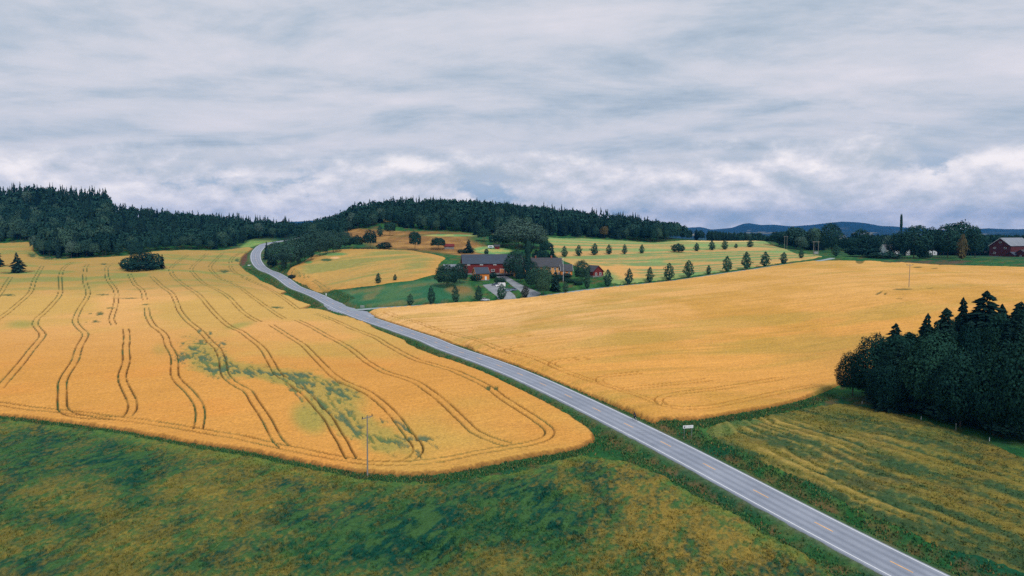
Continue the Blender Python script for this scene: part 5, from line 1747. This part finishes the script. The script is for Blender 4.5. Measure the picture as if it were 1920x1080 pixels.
# long red barn
bp_ = on_ground(868, 513.5)
bp_.z = CAMH + float(ray(868, 513.5)[1]) * bp_.y
s_ = bp_.y / FPX
BL, BD, BR = 35.0, 11.0, 9
c_ = offset(bp_, BR, BL / 2, BD / 2)
c_.z = bp_.z
H = House('barn', 'long red wooden barn with a blue grey roof and small white windows under the eaves', 'barn', c_, BR, BL, BD, 6.1, 4.9, M_red, M_slate, barge=M_red)
for s in (-14.2, -6.6, 1.3, 9.0):
    H.window('front', s, 5.35, 1.7, 0.55, bars=2, pane=M_wht)
H.door('front', -3.2, 1.5, 2.0, M_orange, frame=M_wht)
H.window('front', 0.2, 1.9, 1.9, 1.2, bars=1)
H.door('front', 5.6, 2.3, 2.5, M_orange, frame=M_wht)
H.door('front', 9.6, 2.9, 2.7, M_orange, frame=M_wht)
H.window('front', -9.5, 2.1, 1.2, 1.0)
H.window('left', 0, 7.6, 1.1, 1.1)
# lean-to at the barn's left end
lp = offset(bp_, BR, -5.5, 5.0)
lp.z = bp_.z + 0.3
H = House('barn_annex', 'low grey metal roofed annex at the left end of the red barn', 'barn annex', lp, BR, 10.4, 8.0, 3.0, 1.9, M_redd, M_metal, found=0)
H.door('front', 0, 2.5, 2.3, M_redd)
H.window('front', -3.4, 1.7, 1.0, 0.8)
# ochre outbuilding before the barn
op = on_ground(893, 525.5)
H = House('outbuilding', 'small bright orange outbuilding with a dark roof in front of the red barn', 'outbuilding', offset(op, 24, 3.9, 3.0), 24, 7.8, 6.0, 4.0, 3.0, M_orange, M_slate, barge=M_ochre, found=0.3)
H.window('left', 0, 4.2, 0.8, 0.9)
H.window('front', -1.7, 2.1, 0.9, 1.0)
H.door('front', 1.8, 1.1, 2.0, M_wht)
# farmhouse
fp = on_ground(1017, 517)
FZ = fp.z
H = House('farmhouse', 'ochre wooden farmhouse with a long dark tiled roof and two chimneys', 'farmhouse', Vector((fp.x, fp.y + 4.5, FZ)), 4, 22.0, 9.0, 5.4, 4.6, M_ochre, M_tile, barge=M_wht)
H.chimney(-3.8)
H.chimney(5.4)
for s in (-8.6, -5.6, -2.4, 1.0, 4.2, 7.0, 9.4):
    H.window('front', s, 3.9, 1.0, 1.25)
    if s not in (1.0,):
        H.window('front', s, 1.5, 1.0, 1.25)
H.door('front', 1.0, 1.2, 2.1, M_wht, 0.2)
for s in (-2, 2):
    H.window('left', s, 3.9, 0.9, 1.2)
ep = on_ground(1062, 517)
H = House('house_extension', 'small ochre extension with a dark roof at the right end of the farmhouse', 'house', Vector((ep.x, ep.y + 3.2, ep.z)), 4, 6.2, 6.4, 3.0, 3.1, M_orange, M_tile, barge=M_wht)
H.window('front', -1.3, 1.7, 1.0, 1.0)
H.window('front', 1.3, 1.7, 1.0, 1.0)
wp = on_ground(982, 520)
H = House('gabled_wing', 'narrow ochre gable with white barge boards left of the farmhouse, between the dark trees', 'house', Vector((wp.x - 1.2, wp.y + 3.0, wp.z)), -55, 9.0, 5.0, 5.0, 3.2, M_ochre, M_tile, barge=M_wht)
H.window('right', 0, 4.4, 0.9, 1.1)
H.window('right', 0, 1.8, 1.2, 1.1)
# red cabin
cp_ = on_ground(1121.5, 519)
H = House('red_cabin', 'small red cabin with a dark roof and two white framed windows by the lane', 'cabin', offset(cp_, -62, -4.0, 0), -62, 8.0, 6.6, 2.7, 2.9, M_red, M_tile, barge=M_redd)
H.window('right', -1.35, 1.35, 1.0, 1.25)
H.window('right', 1.35, 1.35, 1.0, 1.25)
H.window('front', 0, 1.4, 1.0, 1.0)
# pasture sheds
sp_ = on_ground(842, 466.5)
H = House('pasture_shed', 'small grey shed with a red roof on the brown pasture', 'shed', sp_, 8, 7.0, 4.6, 2.0, 1.5, M_stone, M_red, found=0)
H.door('front', -1.5, 1.2, 1.7, M_wood)
sp_ = on_ground(932, 466.5)
H = House('red_shed', 'tiny red shed on the grass beside the huge domed tree', 'shed', sp_, 5, 3.6, 3.0, 2.0, 1.0, M_red, M_tile, found=0)
H.door('front', 0, 1.0, 1.7, M_redd)

# right hand farm
rp = on_ground(1874, 481)
rp.z = CAMH + float(ray(1874, 481)[1]) * rp.y
RR_ = 28
H = House('red_barn', 'large dark red barn with a weathered metal roof at the right picture edge', 'barn', Vector((*offset(rp, RR_, 15, 0)[:2], rp.z)), RR_, 30, 14.6, 8.2, 5.6, M_redd, M_metal, over=0.5, barge=M_wht)
for s, z in ((3.6, 6.4), (-3.6, 6.4), (3.6, 2.6), (0, 10.6)):
    H.window('left', s, z, 1.5, 1.1)
H.door('left', -3.0, 3.0, 3.2, M_redd)
q1 = offset(rp, RR_, 1.5, -9.8)
H = House('lean_to_shed', 'low dark shed with a blue grey metal roof in front of the right hand barn', 'shed', Vector((q1.x, q1.y, rp.z - 1.3)), RR_ - 12, 10, 6.0, 2.9, 1.9, M_redd, M_slate, found=0)
H.door('front', -1, 2.4, 2.2, M_black)
q2 = offset(rp, RR_, 5.5, -17.5)
H = House('machine_shed', 'dark red machine shed with a dark roof cut by the right picture edge', 'shed', Vector((q2.x, q2.y, rp.z - 1.5)), RR_ - 18, 16, 8, 4.6, 2.2, M_redd, M_tile, found=0)
H.door('front', -2, 3.4, 3.2, M_redd)
H.window('left', 0, 2.4, 1.2, 0.9)
w1 = on_ground(1866, 484)
w1.z = rp.z - 1.6
MB().box((0, 0, 0.45), (6.6, 0.35, 0.9), None, 0.05).build('garden_wall', M_wht, loc=w1, label='low white wall below the gable of the dark red barn', cat='wall')
tw_ = on_ground(1846, 477)
tw_.z = rp.z
tr = thing('farm_trailer', 'pale grey box trailer standing left of the dark red barn', 'trailer', tw_, 0.2)
MB().box((0, 0, 1.5), (3.0, 2.0, 2.0), None, 0.05).build('body', M_steel, tr)
for sx in (-0.9, 0.9):
    MB().tube((sx, -0.95, 0.35), (sx, -1.15, 0.35), 0.35, seg=14).build('wheel', M_black, tr)
MB().box((-2.0, 0, 0.6), (1.4, 0.12, 0.12)).build('drawbar', M_steel, tr)
hp = on_ground(1648, 473)
H = House('white_house', 'white gabled house with a dark roof left of the large trees', 'house', Vector((hp.x, hp.y + 4, hp.z)), 52, 10, 7.6, 7.6, 4.4, M_wall, M_tile, barge=M_wht)
for s in (-1.7, 1.7):
    H.window('left', s, 4.6, 0.9, 1.1)
    H.window('left', s, 1.8, 0.9, 1.1)
H.window('left', 0, 7.4, 0.8, 0.9)
H.chimney(1.0)
hp = on_ground(1684, 479)
H = House('white_farmhouse', 'long white farmhouse half hidden behind the large trees', 'farmhouse', Vector((hp.x, hp.y + 5, hp.z)), 6, 20, 8, 4.6, 3.6, M_wall, M_tile, barge=M_wht)
for s in range(-8, 9, 3):
    H.window('front', s, 1.9, 1.0, 1.3)
H.door('front', 6.6, 1.1, 2.0, M_wht)
hp = on_ground(1752, 479)
H = House('white_annex', 'small white building showing between the two groups of large trees', 'house', Vector((hp.x, hp.y + 5, hp.z)), -8, 7, 6, 4.8, 2.4, M_wall, M_tile)
H.window('front', -1.6, 2.0, 1.0, 1.2)
H.window('front', 1.6, 2.0, 1.0, 1.2)

# ------------------------------------------------------------------ vehicles
M_tyre = M_black


def vehicle(name, label, cat, pos, rot, L, Wd, prof, glass, paint, wheels, wr_=0.33):
    """side profile given as (x, z) going round; glass = list of side panes as point lists"""
    r = thing(name, label, cat, pos, math.radians(rot))
    n = len(prof)
    inset = [0.0 if z < 0.95 else 0.14 for _, z in prof]
    vs = [(x, -Wd / 2 + k, z) for (x, z), k in zip(prof, inset)] + [(x, Wd / 2 - k, z) for (x, z), k in zip(prof, inset)]
    fs = [tuple(range(n)), tuple(range(2 * n - 1, n - 1, -1))] + [(i, (i + 1) % n, n + (i + 1) % n, n + i) for i in range(n)]
    b = MB().poly(vs, fs)
    bmesh.ops.recalc_face_normals(b.bm, faces=b.bm.faces)
    bmesh.ops.bevel(b.bm, geom=list(b.bm.edges), offset=0.05, segments=2, affect='EDGES')
    b.build('body', paint, r, smooth=False)
    for g in glass['side']:
        for s in (-1, 1):
            m = len(g)
            yv = [s * (Wd / 2 - (0.0 if z < 0.95 else 0.14) + 0.012) for _, z in g]
            yi = [v - s * 0.03 for v in yv]
            MB().poly([(x, y, z) for (x, z), y in zip(g, yv)] + [(x, y, z) for (x, z), y in zip(g, yi)],
                      [tuple(range(m)), tuple(range(2 * m - 1, m - 1, -1))] + [(i, (i + 1) % m, m + (i + 1) % m, m + i) for i in range(m)]).build('window', M_glass, r)
    for nm, (x0, z0), (x1, z1) in glass['ends']:
        d = Vector((x1 - x0, 0, z1 - z0))
        nn = Vector((d.z, 0, -d.x)).normalized() * (0.02 if nm == 'windscreen' else -0.02)
        w2 = Wd / 2 - 0.22
        vv = [(x0 + nn.x, -w2, z0 + nn.z), (x0 + nn.x, w2, z0 + nn.z), (x1 + nn.x, w2 - .05, z1 + nn.z), (x1 + nn.x, -w2 + .05, z1 + nn.z)]
        MB().poly(vv + [(a - nn.x * 2, bb, c - nn.z * 2) for a, bb, c in vv], [(0, 1, 2, 3), (7, 6, 5, 4), (0, 4, 5, 1), (1, 5, 6, 2), (2, 6, 7, 3), (3, 7, 4, 0)]).build(nm, M_glass, r)
    for x in wheels:
        for s in (-1, 1):
            w = MB().tube((x, s * (Wd / 2 - 0.2), wr_), (x, s * (Wd / 2 + 0.015), wr_), wr_, seg=18).build('wheel', M_tyre, r)
            MB().tube((x, s * (Wd / 2 + 0.0), wr_), (x, s * (Wd / 2 + 0.03), wr_), wr_ * 0.6, seg=12).build('rim', M_steel, w)
    for s in (-1, 1):
        MB().box((L / 2 - 0.03, s * (Wd / 2 - 0.3), 0.68), (0.1, 0.34, 0.16), None, 0.02).build('headlight', M_wht, r)
        MB().box((-L / 2 + 0.03, s * (Wd / 2 - 0.22), 0.8), (0.1, 0.2, 0.3), None, 0.02).build('tail_light', M_red, r)
    return r


CARP = [(-2.15, 0.28), (2.1, 0.28), (2.18, 0.62), (2.05, 0.80), (1.1, 0.96), (0.35, 1.44), (-1.15, 1.46), (-1.95, 1.0), (-2.18, 0.9)]
CARG = {'side': [[(0.85, 0.99), (0.32, 1.36), (-0.35, 1.38), (-0.35, 0.99)], [(-0.45, 0.99), (-0.45, 1.38), (-1.1, 1.37), (-1.6, 1.02)]], 'ends': [('windscreen', (1.0, 1.02), (0.42, 1.38)), ('rear_window', (-1.85, 1.07), (-1.25, 1.40))]}
VANP = [(-2.6, 0.3), (2.55, 0.3), (2.65, 0.75), (2.5, 1.02), (1.75, 1.2), (1.15, 1.95), (0.8, 2.2), (-2.5, 2.25), (-2.62, 1.9)]
VANG = {'side': [[(1.6, 1.22), (1.12, 1.85), (0.5, 1.88), (0.5, 1.22)]], 'ends': [('windscreen', (1.70, 1.28), (1.2, 1.88))]}


def paint(name, c):
    m, t, b = new_mat(name)
    nn = noise(t, N(t, 'ShaderNodeTexCoord').outputs['Object'], 1.5, 3)
    t.links.new(mix_col(t, 1.0, c, ramp(t, nn, [(0.3, (.85,) * 3), (0.7, (1.1,) * 3)]), 'MULTIPLY'), b.inputs['Base Color'])
    b.inputs['Roughness'].default_value = 0.3
    b.inputs['Coat Weight'].default_value = 0.4
    return m


vp = at(938, 538)
vehicle('van', 'white van parked on the gravel yard by the driveway', 'van', vp, 196, 5.2, 1.95, VANP, VANG, paint('white_car_paint', (0.75, 0.75, 0.76)), (-1.6, 1.7), 0.35)
vehicle('parked_car', 'dark blue car parked behind the white van', 'car', at(929, 535.5), 200, 4.3, 1.75, CARP, CARG, paint('dark_blue_paint', (0.03, 0.05, 0.09)), (-1.3, 1.35))
vehicle('parked_car', 'grey blue car parked on the yard below the white van', 'car', at(951, 546.3), 184, 4.3, 1.75, CARP, CARG, paint('grey_blue_paint', (0.14, 0.22, 0.30)), (-1.3, 1.35))
vehicle('parked_car', 'steel blue car parked at the right end of the yard', 'car', at(961, 545.2), 178, 4.3, 1.75, CARP, CARG, paint('steel_blue_paint', (0.10, 0.16, 0.24)), (-1.3, 1.35))
vehicle('parked_car', 'silver car on the lane beside the fourth roadside tree', 'car', at(909.5, 561.0) + Vector((0, 0, 0.25)), 6, 4.3, 1.75, CARP, CARG, paint('silver_paint', (0.50, 0.54, 0.58)), (-1.3, 1.35))
cv = thing('caravan', 'small pale blue and white caravan on the grass behind the barn', 'caravan', on_ground(920, 466.5), 0.15)
MB().box((0, 0, 1.5), (4.2, 2.1, 1.9), None, 0.25).build('body', M_wht, cv)
MB().box((0, -1.06, 1.65), (2.6, 0.05, 0.6)).build('window', M_glass, cv)
MB().box((0, -1.055, 0.95), (4.0, 0.04, 0.35)).build('stripe', paint('pale_blue', (0.2, 0.4, 0.6)), cv)
for s in (-1, 1):
    MB().tube((0, s * 0.9, 0.32), (0, s * 1.08, 0.32), 0.32, seg=14).build('wheel', M_black, cv)
MB().box((2.6, 0, 0.6), (1.2, 0.1, 0.1)).build('drawbar', M_steel, cv)

# ------------------------------------------------------------------ poles, signs, fences
def utility_pole(label, p, h, arm, adir, ins=3, lean=0.0):
    o = thing('utility_pole', label, 'utility pole', p, adir, None, 'wooden utility poles')
    MB().tube((0, 0, -0.4), (lean, 0, h), 0.15, 0.10, 10).build('pole', M_wood, o)
    MB().box((lean, 0, h - 0.35), (arm, 0.12, 0.14)).build('crossarm', M_wood, o)
    for k in range(ins):
        x = lean - arm / 2 + 0.12 + (arm - 0.24) * k / (ins - 1)
        MB().tube((x, 0, h - 0.28), (x, 0, h + 0.08), 0.09, 0.06, 8).build('insulator', M_black, o)
    MB().tube((lean, -0.02, h - 0.9), (lean + arm * 0.3, -0.02, h - 0.42), 0.03, seg=6).build('brace', M_steel, o)
    return o


p0 = at(689, 894)
h0 = 112 / px_per_m(p0) * 1.04
utility_pole('nearest weathered utility pole with a short crossarm on the front edge of the striped field', p0, h0, 2.6, math.radians(56), 3, 0.2)
p1 = at(1704, 541.5)
utility_pole('lone T shaped utility pole standing in the middle of the smooth right wheat field', p1, 46 / px_per_m(p1), 2.9, 0.05)


def portal(label, px, py, h, sep, box=False):
    p = at(px, py)
    o = thing('portal_pole', label, 'power pole', p, 0.1)
    for s in (-1, 1):
        MB().tube((s * sep / 2, 0, -0.3), (s * sep / 2, 0, h), 0.16, 0.11, 8).build('pole', M_wood, o)
        MB().tube((s * (sep / 2 + .5), 0, h - 0.5), (s * (sep / 2 + .5), 0, h - 0.05), 0.08, seg=6).build('insulator', M_black, o)
    MB().box((0, 0, h - 0.6), (sep + 2.0, 0.16, 0.2)).build('crossarm', M_wood, o)
    if box:
        MB().box((0, -0.3, 2.2), (sep - 0.4, 0.9, 1.6), None, 0.05).build('transformer', M_steel, o)


portal('slim twin pole power line support in front of the rounded green tree', 1473, 466, 11.0, 2.3)
portal('twin pole transformer support beside the lane end', 1529.5, 480, 10.3, 3.3, True)
# three wires from the nearest pole to the next one beyond the right edge
fl_p = Vector((95, 101, 0))
fl_p.z = Gp(95, 101)
utility_pole('utility pole on the verge beyond the right end of the rough field, carrying the wires', fl_p, 10.6, 2.6, math.radians(56))
a56 = Vector((math.cos(math.radians(56)), math.sin(math.radians(56)), 0))
for k in (-1.15, 0, 1.15):
    A = p0 + Vector((0.15, 0.1, h0 + 0.06)) + a56 * k
    B = fl_p + Vector((0, 0, 10.66)) + a56 * k
    w = MB()
    pts = [A.lerp(B, i / 24) + Vector((0, 0, -1.1 * 4 * (i / 24) * (1 - i / 24))) for i in range(25)]
    for a, b in zip(pts, pts[1:]):
        w.tube(a, b, 0.006, seg=4)
    w.build('power_wire', M_tile, label={-1.15: 'power wire on the camera side of the nearest pole, crossing the main road', 0: 'middle power wire crossing the main road', 1.15: 'power wire on the field side of the nearest pole, crossing the main road'}[k], cat='wire')
# flag pole
fpz = at(1056, 528.5)
o = thing('flagpole', 'tall white flagpole without a flag in front of the farmhouse', 'flagpole', fpz)
MB().tube((0, 0, -0.2), (0, 0, 12.2), 0.11, 0.06, 10).build('pole', M_wht, o)
MB().ball((0, 0, 12.3), 0.16).build('finial', M_wht, o)
MB().box((0, 0, 0.25), (0.4, 0.4, 0.6), None, 0.03).build('base', M_stone, o)
# road sign
sg = at(1290, 814)
rd = ROAD[int(np.argmin(np.hypot(ROAD[:, 0] - sg.x, ROAD[:, 1] - sg.y)))]
o = thing('road_sign', 'white road sign on two grey posts beside the main road', 'road sign', sg, math.radians(12))
ZB = 2.35
MB().box((0, 0, ZB), (2.25, 0.05, 0.62), None, 0.02).build('sign_board', M_wht, o)
for s in (-0.82, 0.82):
    MB().tube((s, 0.06, -0.3), (s, 0.06, ZB + 0.25), 0.045, seg=8).build('post', M_steel, o)
M_ink = plain('sign_ink', (0.06, 0.06, 0.07), 0.6)
M_ink2 = plain('pale_sign_ink', (0.34, 0.35, 0.38), 0.6)
sb = [c for c in o.children if c.name.startswith('sign_board')][0]
em = MB()
em.box((-0.80, -0.034, ZB), (0.22, 0.012, 0.30)).box((-0.80, -0.042, ZB + 0.02), (0.34, 0.012, 0.10))
em.box((-0.80, -0.036, ZB - 0.18), (0.12, 0.012, 0.08)).build('emblem', M_ink, sb)
lt = MB()
for i, (hh, ww) in enumerate(((0.30, .05), (0.2, .07), (0.2, .04), (0.2, .08), (0.28, .04), (0.2, .06), (0.2, .08), (0.2, .05))):
    lt.box((-0.42 + i * 0.155, -0.032, ZB - 0.02 + (hh - 0.2) / 2), (ww, 0.01, hh * 0.8))
lt.build('lettering', M_ink2, sb)
# sign seen from behind at the junction
jp_ = at(679.5, 577.2)
o = thing('junction_sign', 'grey double post sign seen from behind at the lane junction', 'road sign', jp_, math.radians(8))
for s in (-0.85, 0.85):
    MB().tube((s, 0, -0.3), (s, 0, 2.3), 0.05, seg=8).build('post', M_steel, o)
MB().box((0, 0.06, 1.75), (2.0, 0.05, 0.45)).build('panel', M_steel, o)
MB().box((0, 0.06, 1.15), (2.0, 0.05, 0.42)).build('panel', M_steel, o)
# small things by the road
p = at(611.5, 550)
o = thing('marker_post', 'small white marker post on the grass below the tip of the oval field', 'post', p)
MB().box((0, 0, 0.6), (0.55, 0.35, 1.4), None, 0.04).build('body', M_wht, o)
MB().box((0, 0, 1.34), (0.62, 0.42, 0.1)).build('cap', M_steel, o)
p = at(467.5, 497)
MB().box((0, 0, 0.25), (2.2, 0.9, 0.7), None, 0.08).build('culvert_slab', M_wht, loc=p, label='pale concrete culvert slab on the bank outside the road bend', cat='culvert')
p = at(613, 577)
o = thing('guard_rail', 'short grey guard rail at the outer edge of the junction', 'railing', Vector((p.x, p.y, p.z)), math.radians(-35))
for s in (-1.4, 0, 1.4):
    MB().tube((s, 0, -0.3), (s, 0, 0.9), 0.06, seg=6).build('post', M_steel, o)
for z in (0.45, 0.85):
    MB().tube((-1.5, 0, z), (1.5, 0, z), 0.05, seg=6).build('rail', M_steel, o)
for i, (x, y, hp_) in enumerate(((1616.5, 758, 6), (1727, 788, 7), (1792, 808, 15), (1855, 827, 7))):
    p = at(x, y)
    hh = hp_ / px_per_m(p)
    o = thing('fence_post', '%s at the edge of the dark wood, %s from the left' % ('tall grey fence post' if i == 2 else 'pale fence post', ORD[i]), 'fence post', p, 0, None, 'fence posts along the wood')
    MB().tube((0, 0, -0.3), (0, 0, hh), 0.06, 0.05, 7).build('post', M_steel if i == 2 else M_wht, o)
    MB().tube((0, 0, hh), (0, 0, hh + 0.06), 0.065, 0.02, 7).build('cap', M_steel, o)

# ------------------------------------------------------------------ cyclist
cq = at(1199, 788.5)
ci = int(np.argmin(np.hypot(ROAD[:, 0] + RN[:, 0] * 3.15 - cq.x, ROAD[:, 1] + RN[:, 1] * 3.15 - cq.y)))
tdir = ROAD[ci + 3, :2] - ROAD[ci - 3, :2]
head = math.atan2(tdir[1], tdir[0])
nd = RN[ci]
bz = Vector((ROAD[ci, 0] + nd[0] * 3.15, ROAD[ci, 1] + nd[1] * 3.15, ROAD[ci, 2] + 0.035))
bk = thing('bicycle', 'dark bicycle ridden away along the right edge of the main road', 'bicycle', bz, head, (1.08, 1.08, 1.08))
M_frame = paint('black_frame', (0.02, 0.022, 0.025))
for x in (-0.52, 0.52):
    w = MB().torus((x, 0, 0.345), 0.33, 0.02, seg=24, sides=6).build('wheel', M_black, bk)
    MB().torus((x, 0, 0.345), 0.305, 0.012, seg=24, sides=4).build('rim', M_steel, w)
    sp_m = MB()
    for k in range(9):
        a = k * math.pi / 9
        sp_m.tube((x - 0.3 * math.cos(a), 0, 0.345 - 0.3 * math.sin(a)), (x + 0.3 * math.cos(a), 0, 0.345 + 0.3 * math.sin(a)), 0.002, seg=3)
    sp_m.build('spokes', M_steel, w)
f = MB()
for a, b in (((-0.52, 0, .345), (-0.08, 0, .30)), ((-0.52, 0, .345), (-0.2, 0, .82)), ((-0.08, 0, .30), (-0.22, 0, .9)), ((-0.08, 0, .30), (0.36, 0, .80)), ((-0.2, 0, .80), (0.35, 0, .86)), ((0.34, 0, .92), (0.52, 0, .345))):
    f.tube(a, b, 0.018, seg=8)
f.build('frame', M_frame, bk)
MB().box((-0.23, 0, 0.93), (0.26, 0.14, 0.06), None, 0.02).build('saddle', M_black, bk)
MB().tube((0.36, 0, 0.9), (0.40, 0, 1.02), 0.015).tube((0.42, -0.28, 1.02), (0.42, 0.28, 1.02), 0.014).build('handlebar', M_frame, bk)
cr_ = MB().tube((-0.08, -0.05, .30), (-0.08, 0.05, .30), 0.09, seg=14)
cr_.tube((-0.08, -0.08, .30), (0.02, -0.08, .16), 0.012).tube((-0.08, 0.08, .30), (-0.18, 0.08, .44), 0.012)
cr_.box((0.02, -0.13, .155), (0.1, 0.1, 0.025)).box((-0.18, 0.13, .445), (0.1, 0.1, 0.025)).build('pedals', M_steel, bk)
# rider: one skinned body, clothes on top
pr = thing('person', 'person in dark clothes and helmet riding the bicycle, seen from behind', 'person', bz, head, (1.08, 1.08, 1.08))


def skin_body(name, verts, edges, radii, m, parent, sub=1):
    me = bpy.data.meshes.new(name)
    me.from_pydata(verts, edges, [])
    me.materials.append(m)
    ob = link(name, me, parent)
    md = ob.modifiers.new('skin', 'SKIN')
    md.use_smooth_shade = True
    lay = me.skin_vertices[0].data
    for i, rr2 in enumerate(radii):
        lay[i].radius = rr2 if isinstance(rr2, tuple) else (rr2, rr2)
        lay[i].use_root = (i == 0)
    s2 = ob.modifiers.new('sub', 'SUBSURF')
    s2.levels = s2.render_levels = sub
    return ob


M_cloth = plain('dark_cycling_clothes', (0.012, 0.022, 0.04), 0.9, var=0.3, scale=6)
M_skin = plain('skin', (0.42, 0.25, 0.18), 0.6, var=0.1, scale=8)
V = [(-.20, 0, .99), (-.12, 0, 1.14), (0.02, 0, 1.32), (0.12, 0, 1.42), (0.19, 0, 1.50), (0.24, 0, 1.58), (0.27, 0, 1.68)]
E = [(0, 1), (1, 2), (2, 3), (3, 4), (4, 5), (5, 6)]
Rd = [(.13, .16), (.12, .14), (.12, .17), (.10, .17), .055, .085, .07]
for s, knee, ankle, toe in ((-1, (0.16, -.11, .66), (-.02, -.12, .24), (0.12, -.13, .19)), (1, (0.20, .12, .80), (-.20, .12, .53), (-.06, .13, .48))):
    b0 = len(V)
    V += [(-.17, s * .10, .94), knee, ankle, toe]
    Rd += [.10, .068, .045, .04]
    E += [(0, b0), (b0, b0 + 1), (b0 + 1, b0 + 2), (b0 + 2, b0 + 3)]
    b1 = len(V)
    V += [(0.12, s * .19, 1.40), (0.27, s * .24, 1.20), (0.40, s * .24, 1.055), (0.45, s * .24, 1.045)]
    Rd += [.065, .046, .034, .03]
    E += [(3, b1), (b1, b1 + 1), (b1 + 1, b1 + 2), (b1 + 2, b1 + 3)]
skin_body('body', V, E, Rd, M_cloth, pr, 1)
for s in (-1, 1):
    hv, he, hr = [(0.41, s * .24, 1.055)], [], [.03]
    for fi in range(4):
        y = s * (.205 + fi * .024)
        b0 = len(hv)
        hv += [(0.45, y, 1.05), (0.462, y, 1.025), (0.445, y, 1.003)]
        hr += [.011, .010, .009]
        he += [(0, b0), (b0, b0 + 1), (b0 + 1, b0 + 2)]
    b0 = len(hv)
    hv += [(0.415, s * .20, 1.035), (0.425, s * .19, 1.01)]
    hr += [.012, .010]
    he += [(0, b0), (b0, b0 + 1)]
    skin_body('hand', hv, he, hr, M_skin, pr, 1)
hd = MB().ball((0.27, 0, 1.66), 0.1, (0.95, 0.78, 1.15), 2)
hd.ball((0.365, 0, 1.645), 0.022, (1, .7, 1.1)).ball((0.27, .08, 1.65), 0.025, (.7, .4, 1.2)).ball((0.27, -.08, 1.65), 0.025, (.7, .4, 1.2))
hd.build('head', M_skin, pr, smooth=True)
MB().ball((0.26, 0, 1.705), 0.125, (1.15, 0.9, 0.8), 2).build('helmet', M_black, pr, smooth=True)
